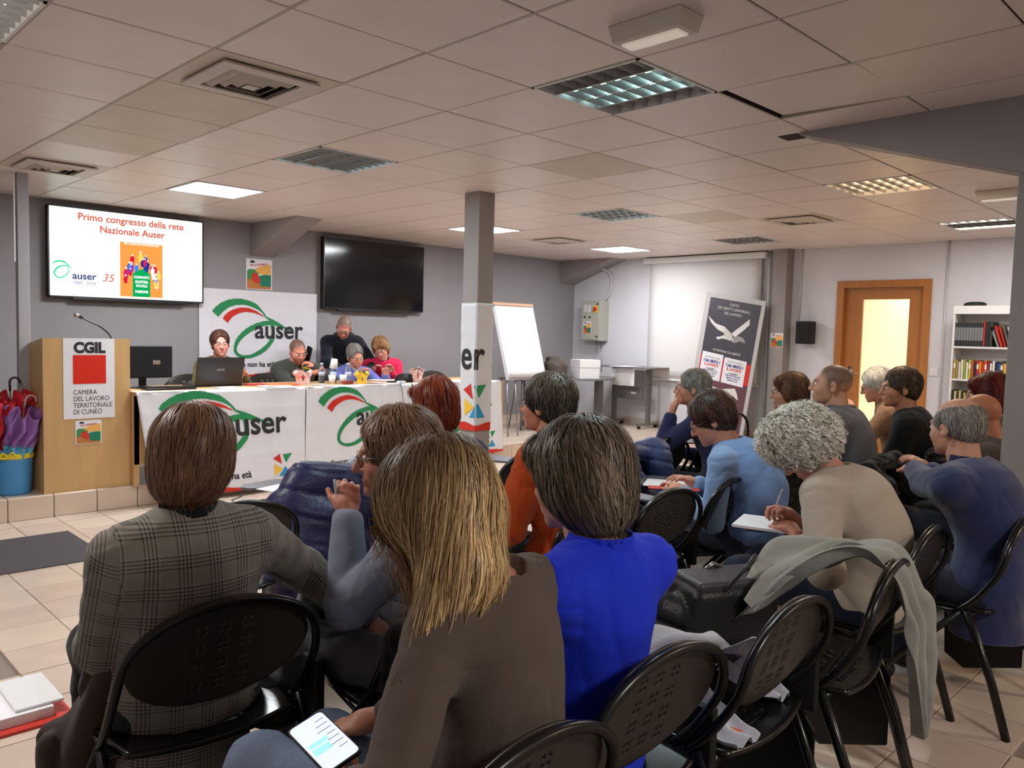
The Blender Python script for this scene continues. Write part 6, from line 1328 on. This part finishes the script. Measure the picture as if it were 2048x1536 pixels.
PP['grey'] = person('woman in glasses and pale grey sweater turned left with a pen at her chin', (1.375, 1.86, 1.105), -58, -6, 0, -42, lean=(0, .10), bow=.06, ws=(A3(1.285, 1.965, .915), (.10, .28, .66)), poles=((-.1, .3, -1), (.3, -.6, -.6)), palm=((1, .2, .2), None), curl=(60, 30), skin=(190, 130, 108), headk=dict(nose=1.15),
    hair=dict(style='short', col=(110, 84, 66), col2=(165, 130, 102), vol=.016, n=7000, L=.07, mix=.8, seed=11, lift=.01), top=dict(name='sweater', mat=cloth('pale_grey_blue', (134, 140, 158), var=.03), inf=.022, coll=[(-.01, .05, .068, .007, cloth('pale_grey_blue', (134, 140, 158)), .01)], amp=.010), near=3, gl=(120, 110, 105), pants=(96, 94, 98), legs=(((-.04, .44, .56), (-.02, .44, .12)), ((.12, .40, .66), (-.1, .50, .40))), neck=.95)
PP['red'] = person('woman with short copper red hair in a navy top seen from behind', (2.26, 2.78, 1.125), 2, -8, 0, 5, lean=(0, .08), skin=(205, 150, 125), hair=dict(style='medium', col=(78, 24, 14), col2=(165, 72, 36), vol=.014, L=.10, mix=.7, seed=13, root=(160, 70, 36)), top=dict(name='sweater', mat=cloth('navy_knit', (34, 34, 72)), inf=.02), near=2)
PP['orange'] = person('man with grizzled dark hair in a ribbed orange sweater seen from behind', (2.48, 2.30, 1.163), -16, 0, 0, -6, lean=(0, .05), bow=.04, skin=(200, 140, 112), ws=((-.12, .34, .66), (.1, .3, .66)), hair=dict(style='short', col=(26, 26, 28), col2=(118, 110, 96), vol=.012, mix=.45, seed=15, root=(120, 108, 92), n=7000, L=.055, lift=.010), gl=(40, 40, 42), top=dict(name='sweater', mat=cloth('orange_knit', (190, 76, 24)), inf=.024, rib=.016, amp=.010, coll=[(-.015, .065, .074, .009, cloth('orange_knit', (190, 76, 24)), .015)]), bulk=1.06, shw=.20, near=2, pants=(40, 44, 56))
PP['finger'] = person('grey-haired man in navy sweater resting a finger on his cheek', (4.66, 2.985, 1.12), -34, 0, 0, -22, lean=(0, .16), bow=.06, ws=(A3(4.50, 3.03, .965), (.1, .3, .66)), poles=((-.2, .3, -1), (.4, -.5, -.6)), palm=((.5, -.8, .2), None), curl=(80, 30), point=0, skin=(200, 145, 118), hair=dict(style='short', col=(96, 94, 92), col2=(160, 156, 150), vol=.009, seed=17, n=3500, L=.045), top=dict(name='sweater', mat=cloth('navy_sweater', (42, 44, 82)), inf=.016, cuff=.05), near=2, gl=(90, 90, 92), shw=.20, bulk=1.03)
PP['vest'] = person('woman with short dark hair in a light blue quilted vest reading at her tablet', (3.52, 2.14, 1.055), -30, -30, 0, -14, lean=(0, .13), bow=.09, ws=((-.10, .33, .68), (.14, .34, .69)), skin=(205, 150, 125), hair=dict(style='short', col=(50, 34, 30), col2=(92, 66, 54), vol=.014, seed=19, n=5000, L=.06, lift=.009), gl=(90, 50, 60), top=dict(name='vest', mat=cloth('light_blue_knit', (138, 166, 208), var=.04), inf=.018, vest=cloth('light_blue_vest', (122, 152, 200), var=.04), amp=.008, coll=[(-.012, .04, .070, .009, cloth('light_blue_knit', (138, 166, 208)), .0)]), near=2, pants=(60, 66, 84))
PP['mustard'] = person('woman with short brown hair and glasses in a mustard turtleneck', (5.01, 2.47, 1.118), -30, -4, 0, -20, lean=(0, .14), ws=((-.26, .34, .70), (.1, .3, .66)), skin=(205, 152, 125), hair=dict(style='medium', col=(62, 42, 30), col2=(122, 84, 58), vol=.010, seed=21, n=3500, L=.08), gl=(80, 50, 55), top=dict(name='sweater', mat=cloth('mustard_knit', (190, 138, 72)), inf=.018, coll=[(-.02, .085, .064, .008, cloth('mustard_knit', (190, 138, 72)), .01)]), near=2, bulk=.95)
PP['buzz'] = person('broad man with cropped hair in a grey wool coat', (4.60, 2.01, 1.205), -26, 2, 0, -8, lean=(0, .08), skin=(196, 144, 118), hair=dict(style='buzz', col=(92, 72, 60), col2=(112, 90, 76)), top=dict(name='coat', mat=cloth('grey_wool', (98, 98, 102)), inf=.026, coll=[(-.02, .06, .082, .012, cloth('grey_wool', (98, 98, 102)), .0)], skirt=.30), bulk=1.15, shw=.215, near=2, headk=dict(fat=1.08), pants=(60, 62, 68), ws=((-.15, .34, .66), (.12, .34, .66)))
PP['white'] = person('white-haired woman in a tan scarf and jacket looking at her hands', (6.21, 2.37, 1.135), -28, -18, 0, -20, lean=(0, .12), ws=((-.06, .36, .92), (.06, .36, .90)), poles=((-.4, -.2, -.9), (.4, -.2, -.9)), skin=(205, 155, 132), hair=dict(style='short', col=(190, 188, 186), col2=(228, 226, 222), vol=.016, seed=23, n=3000, L=.05, brow=(170, 165, 160)), gl=(60, 60, 62), top=dict(name='jacket', mat=cloth('tan_jacket', (150, 118, 92), var=.12, vs=30), inf=.022, coll=[(-.02, .06, .080, .014, cloth('tan_jacket', (150, 118, 92)), .01)]), near=1, bulk=.95)
PP['dark'] = person('man with brown hair in a black jacket with a white collar', (5.25, 1.86, 1.178), -36, -4, 0, -14, lean=(0, .06), skin=(200, 142, 112), ws=((-.05, .36, .68), (.1, .3, .68)), hair=dict(style='short', col=(62, 50, 42), col2=(98, 80, 66), vol=.010, seed=25, n=3000, L=.045), top=dict(name='jacket', mat=cloth('black_jacket', (24, 26, 30)), inf=.024, coll=[(-.005, .052, .068, .006, cloth('white_collar', (210, 208, 206)), .005), (-.02, .035, .080, .010, cloth('black_jacket', (24, 26, 30)), 0)], skirt=.25), near=2, bulk=1.08, shw=.205)
PP['navy'] = person('balding grey-haired man in a navy fleece seen from behind', (3.66, 1.065, 1.115), 22, -8, 2, 8, lean=(0, .12), bow=.05, ws=(A3(3.98, 1.34, .87), A3(4.05, 1.28, .86)), poles=((-.5, .1, -.8), (.5, -.2, -.8)), skin=(196, 142, 116), hair=dict(style='fringe', col=(110, 104, 98), col2=(160, 152, 142), vol=.006, seed=27, n=6000, L=.03, w=.0012), top=dict(name='fleece', mat=cloth('navy_fleece', (44, 50, 92), var=.05, sheen=.4), inf=.020, skirt=.20, coll=[(-.02, .055, .074, .012, cloth('navy_collar', (28, 32, 66)), .0)], amp=.006), near=2, bulk=1.08, shw=.205, pants=(40, 42, 52), headk=dict(fat=1.05))
PP['bald'] = person('bald man in a brown hooded jacket bending forward behind the navy fleece', (4.57, 1.225, 1.085), 6, -24, 0, 6, pelv=(4.66, 1.12, .5), bow=.07, skin=(190, 122, 90), hair=None, top=dict(name='jacket', mat=cloth('brown_jacket', (82, 68, 60), var=.1), inf=.026, skirt=.22, coll=[(-.03, .06, .092, .020, cloth('brown_hood', (100, 86, 76)), -.02)]), near=2, bulk=1.08, shw=.205, headk=dict(fat=1.08))
PP['dred'] = person('person with dark red hair half hidden behind the bald man', (5.36, 1.40, 1.165), -20, -6, 0, 0, lean=(0, .06), skin=(200, 150, 125), hair=dict(style='medium', col=(70, 24, 24), col2=(110, 42, 36), vol=.014, seed=29, n=2500), top=dict(name='coat', mat=cloth('olive_coat', (90, 84, 72)), inf=.024), near=1)
PP['curly'] = person('woman with curly white hair in a beige sweater bent over writing', (3.0, 1.41, 1.045), -22, -50, -4, -6, lean=(0, .26), pelv=(3.06, 1.17, .50), bow=.09, ws=(A3(2.90, 1.38, .725), A3(2.99, 1.42, .755)), poles=((-.6, -.5, -.6), (.5, -.5, -.5)), palm=((0, 0, -1), (-.3, .2, -1)), curl=(40, 55), skin=(200, 140, 118), hair=dict(style='curly', col=(196, 188, 176), col2=(250, 246, 236), vol=.022, n=11000, L=.085, curl=.017, w=.0016, lift=.012, mix=1, seed=31, brow=(150, 140, 130)), gl=(50, 50, 52), top=dict(name='sweater', mat=cloth('beige_knit', (186, 172, 156), var=.03), inf=.020, amp=.004, cuff=.10, coll=[(-.01, .03, .072, .010, cloth('beige_knit', (186, 172, 156)), 0)]), bulk=1.05, shw=.19, near=3, pants=(26, 32, 52), legs=(((-.12, .44, .52), (-.12, .42, .09)), ((.10, .44, .52), (.10, .42, .09))))
# panel behind the long table
PP['olive'] = person('woman with short dark hair in an olive top behind the laptop', (3.44, 7.5, 1.285), 196, -5, 2, 186, lean=(0, .02), ws=((-.12, .34, .99), (.14, .32, .98)), skin=(222, 158, 140), hair=dict(style='short', col=(70, 38, 32), col2=(100, 60, 50), vol=.010, hl=.025, seed=33, n=2200, L=.05), gl=(150, 120, 110), top=dict(name='sweater', mat=cloth('olive_knit', (104, 90, 46)), inf=.018, nr=.082, nz=-.03), near=1, zf=ST, seat=.48, bulk=1.06)
PP['phone'] = person('man with glasses and grey jacket talking on a phone at the table', (4.24, 7.44, 1.215), 186, -24, 6, 184, lean=(0, .06), ws=(A3(4.365, 7.33, 1.05), (-.02, .40, .985)), poles=((-.8, .3, -.6), (.6, -.3, -.6)), palm=((.9, -.3, .1), None), curl=(45, 35), skin=(208, 138, 115), hair=dict(style='buzz', col=(70, 60, 54), col2=(90, 80, 72)), gl=(235, 235, 238), face='stubble', top=dict(name='jacket', mat=cloth('grey_green_jacket', (62, 64, 60)), inf=.022, coll=[(-.005, .05, .066, .006, cloth('shirt_pale', (200, 205, 205)), .01)], vneck=1), near=1, zf=ST, seat=.48, bulk=1.12, shw=.205, headk=dict(fat=1.08))
PP['stand'] = person('man in a black sweater standing and bending over behind the table', (4.97, 7.72, 1.475), 214, -42, -8, 204, pelv=(5.22, 7.98, 1.08), bow=.09, stand=True, ws=(A3(5.12, 7.42, .96), A3(4.84, 7.52, 1.0)), poles=((-.5, .1, -.6), (.6, .1, -.6)), skin=(206, 138, 116), hair=dict(style='buzz', col=(110, 100, 94), col2=(130, 122, 116)), gl=(90, 60, 60), top=dict(name='sweater', mat=cloth('black_sweater', (20, 22, 34)), inf=.020, hem=.12), near=1, zf=ST, bulk=1.0, shw=.20)
PP['old'] = person('old grey-haired man in a blue sweater with white collar reading', (4.86, 7.32, 1.168), 188, -22, 10, 182, lean=(0, .10), bow=.05, ws=((-.22, .40, .975), (.16, .44, .975)), skin=(205, 142, 120), hair=dict(style='short', col=(112, 106, 100), col2=(150, 146, 142), vol=.006, hl=.02, seed=35, n=2200, L=.04), top=dict(name='sweater', mat=cloth('periwinkle_knit', (106, 116, 190)), inf=.018, coll=[(-.012, .045, .074, .010, cloth('white_collar', (232, 230, 232)), .02)], vneck=1), near=1, zf=ST, seat=.48, bulk=1.05, shw=.20)
PP['pink'] = person('woman with light brown hair in a bright pink sweater leaning over papers', (5.30, 7.48, 1.245), 222, -26, 14, 196, pelv=(5.44, 7.72, ST+.48), bow=.05, ws=((-.02, .40, .985), (.20, .34, .985)), skin=(214, 150, 130), hair=dict(style='medium', col=(110, 74, 46), col2=(176, 132, 88), vol=.012, seed=37, n=2200, L=.09), gl=(60, 50, 50), top=dict(name='sweater', mat=cloth('pink_fleece', (205, 34, 78)), inf=.020, coll=[(-.015, .05, .070, .008, cloth('black_knit', (30, 24, 30)), .01)]), near=1, zf=ST, seat=.48, bulk=1.06)
# held things
def smartphone(lab, c, d, n, lit):
    d = nrm(d); n = nrm(np.array(n)-d*(np.array(n)@d)); s = np.cross(d, n); t = thing('smartphone', lab, 'phone', tuple(c)); c = np.array(c)
    P = lambda u, v, w: tuple(c+s*u+d*v+n*w)
    def rr(w, h, z0, z1, nm, mt):
        q = []; r = .009
        for cx, cy, a0 in ((w-r, h-r, 0), (-w+r, h-r, 90), (-w+r, -h+r, 180), (w-r, -h+r, 270)):
            q += [(cx+r*math.cos(math.radians(a0+a)), cy+r*math.sin(math.radians(a0+a))) for a in (0, 30, 60, 90)]
        g = G(); g.prism(q, lambda u, v: P(u, v, z0), lambda u, v: P(u, v, z1)); return g.ob(nm, mt, t)
    rr(.038, .08, -.004, .004, 'body', mBlack); sc_ = rr(.0355, .0765, .004, .0046, 'display', M('phone_screen', (205, 212, 250), .2, emit=.8) if lit else mBlack)
    if lit:
        teal = M('chat_teal', (150, 225, 225), .4, emit=.7)
        for u0, v0, w, h in ((-.01, -.005, .04, .012), (-.005, -.03, .035, .02)):
            poly([(u0, v0), (u0+w, v0), (u0+w, v0+h), (u0, v0+h)], lambda u, v: P(-u, v, .0050), teal, sc_, 'chat_bubble')
        for k in range(7): poly([(-.03, .055-k*.016), (-.03+.018+.006*(k % 3), .055-k*.016), (-.03+.018+.006*(k % 3), .0565-k*.016), (-.03, .0565-k*.016)], lambda u, v: P(-u, v, .0050), mInk, sc_, 'text_line')
    return t
smartphone('white-screened smartphone held by the blonde woman in jeans', (.800, 1.295, .672), (.05, 1, .10), (-.35, -.45, 1), True)
smartphone('black smartphone at the ear of the man in the grey jacket', (4.332, 7.385, 1.185), (.05, -.35, 1), (-1, -.2, 0), False)
def pen(lab, a, b, rgb=(200, 205, 220)):
    g = G(); g.tube([a, b], .0042, 8); g.tube([b, tuple(np.array(b)+nrm(np.array(b)-np.array(a))*.012)], [.0042, .001], 8); o = g.ob('pen', M('pen_%d' % rgb[0], rgb, .2), smooth=True); tag(o, lab, 'pen')
pen('pen held upright at the chin of the woman in pale grey', (1.262, 2.0, 1.02), (1.285, 2.01, .90))
pen('pen in the writing hand of the curly-haired woman', (2.965, 1.47, .87), (2.985, 1.52, .745))
g = G(); g.box((-.11, -.15, 0), (.11, .15, .01)); o = g.ob('notepad', mPaper); o.location = (2.985, 1.50, .715); o.rotation_euler = (0, 0, .3); tag(o, 'white notepad under the hand of the curly-haired woman', 'notepad')
p = PP['plaid']; g = G(); c = p['hp']+p['R']@A3(.083, -.012, -.055)
g.tube([tuple(c+p['R']@A3(.002, .020*math.cos(a), .024*math.sin(a)-.01)) for a in np.linspace(1.2, 6.2, 14)], .0024, 8, cap=False); o = g.ob('hoop_earring', M('gold', (230, 190, 120), .2, metal=1), p['t'], smooth=True)
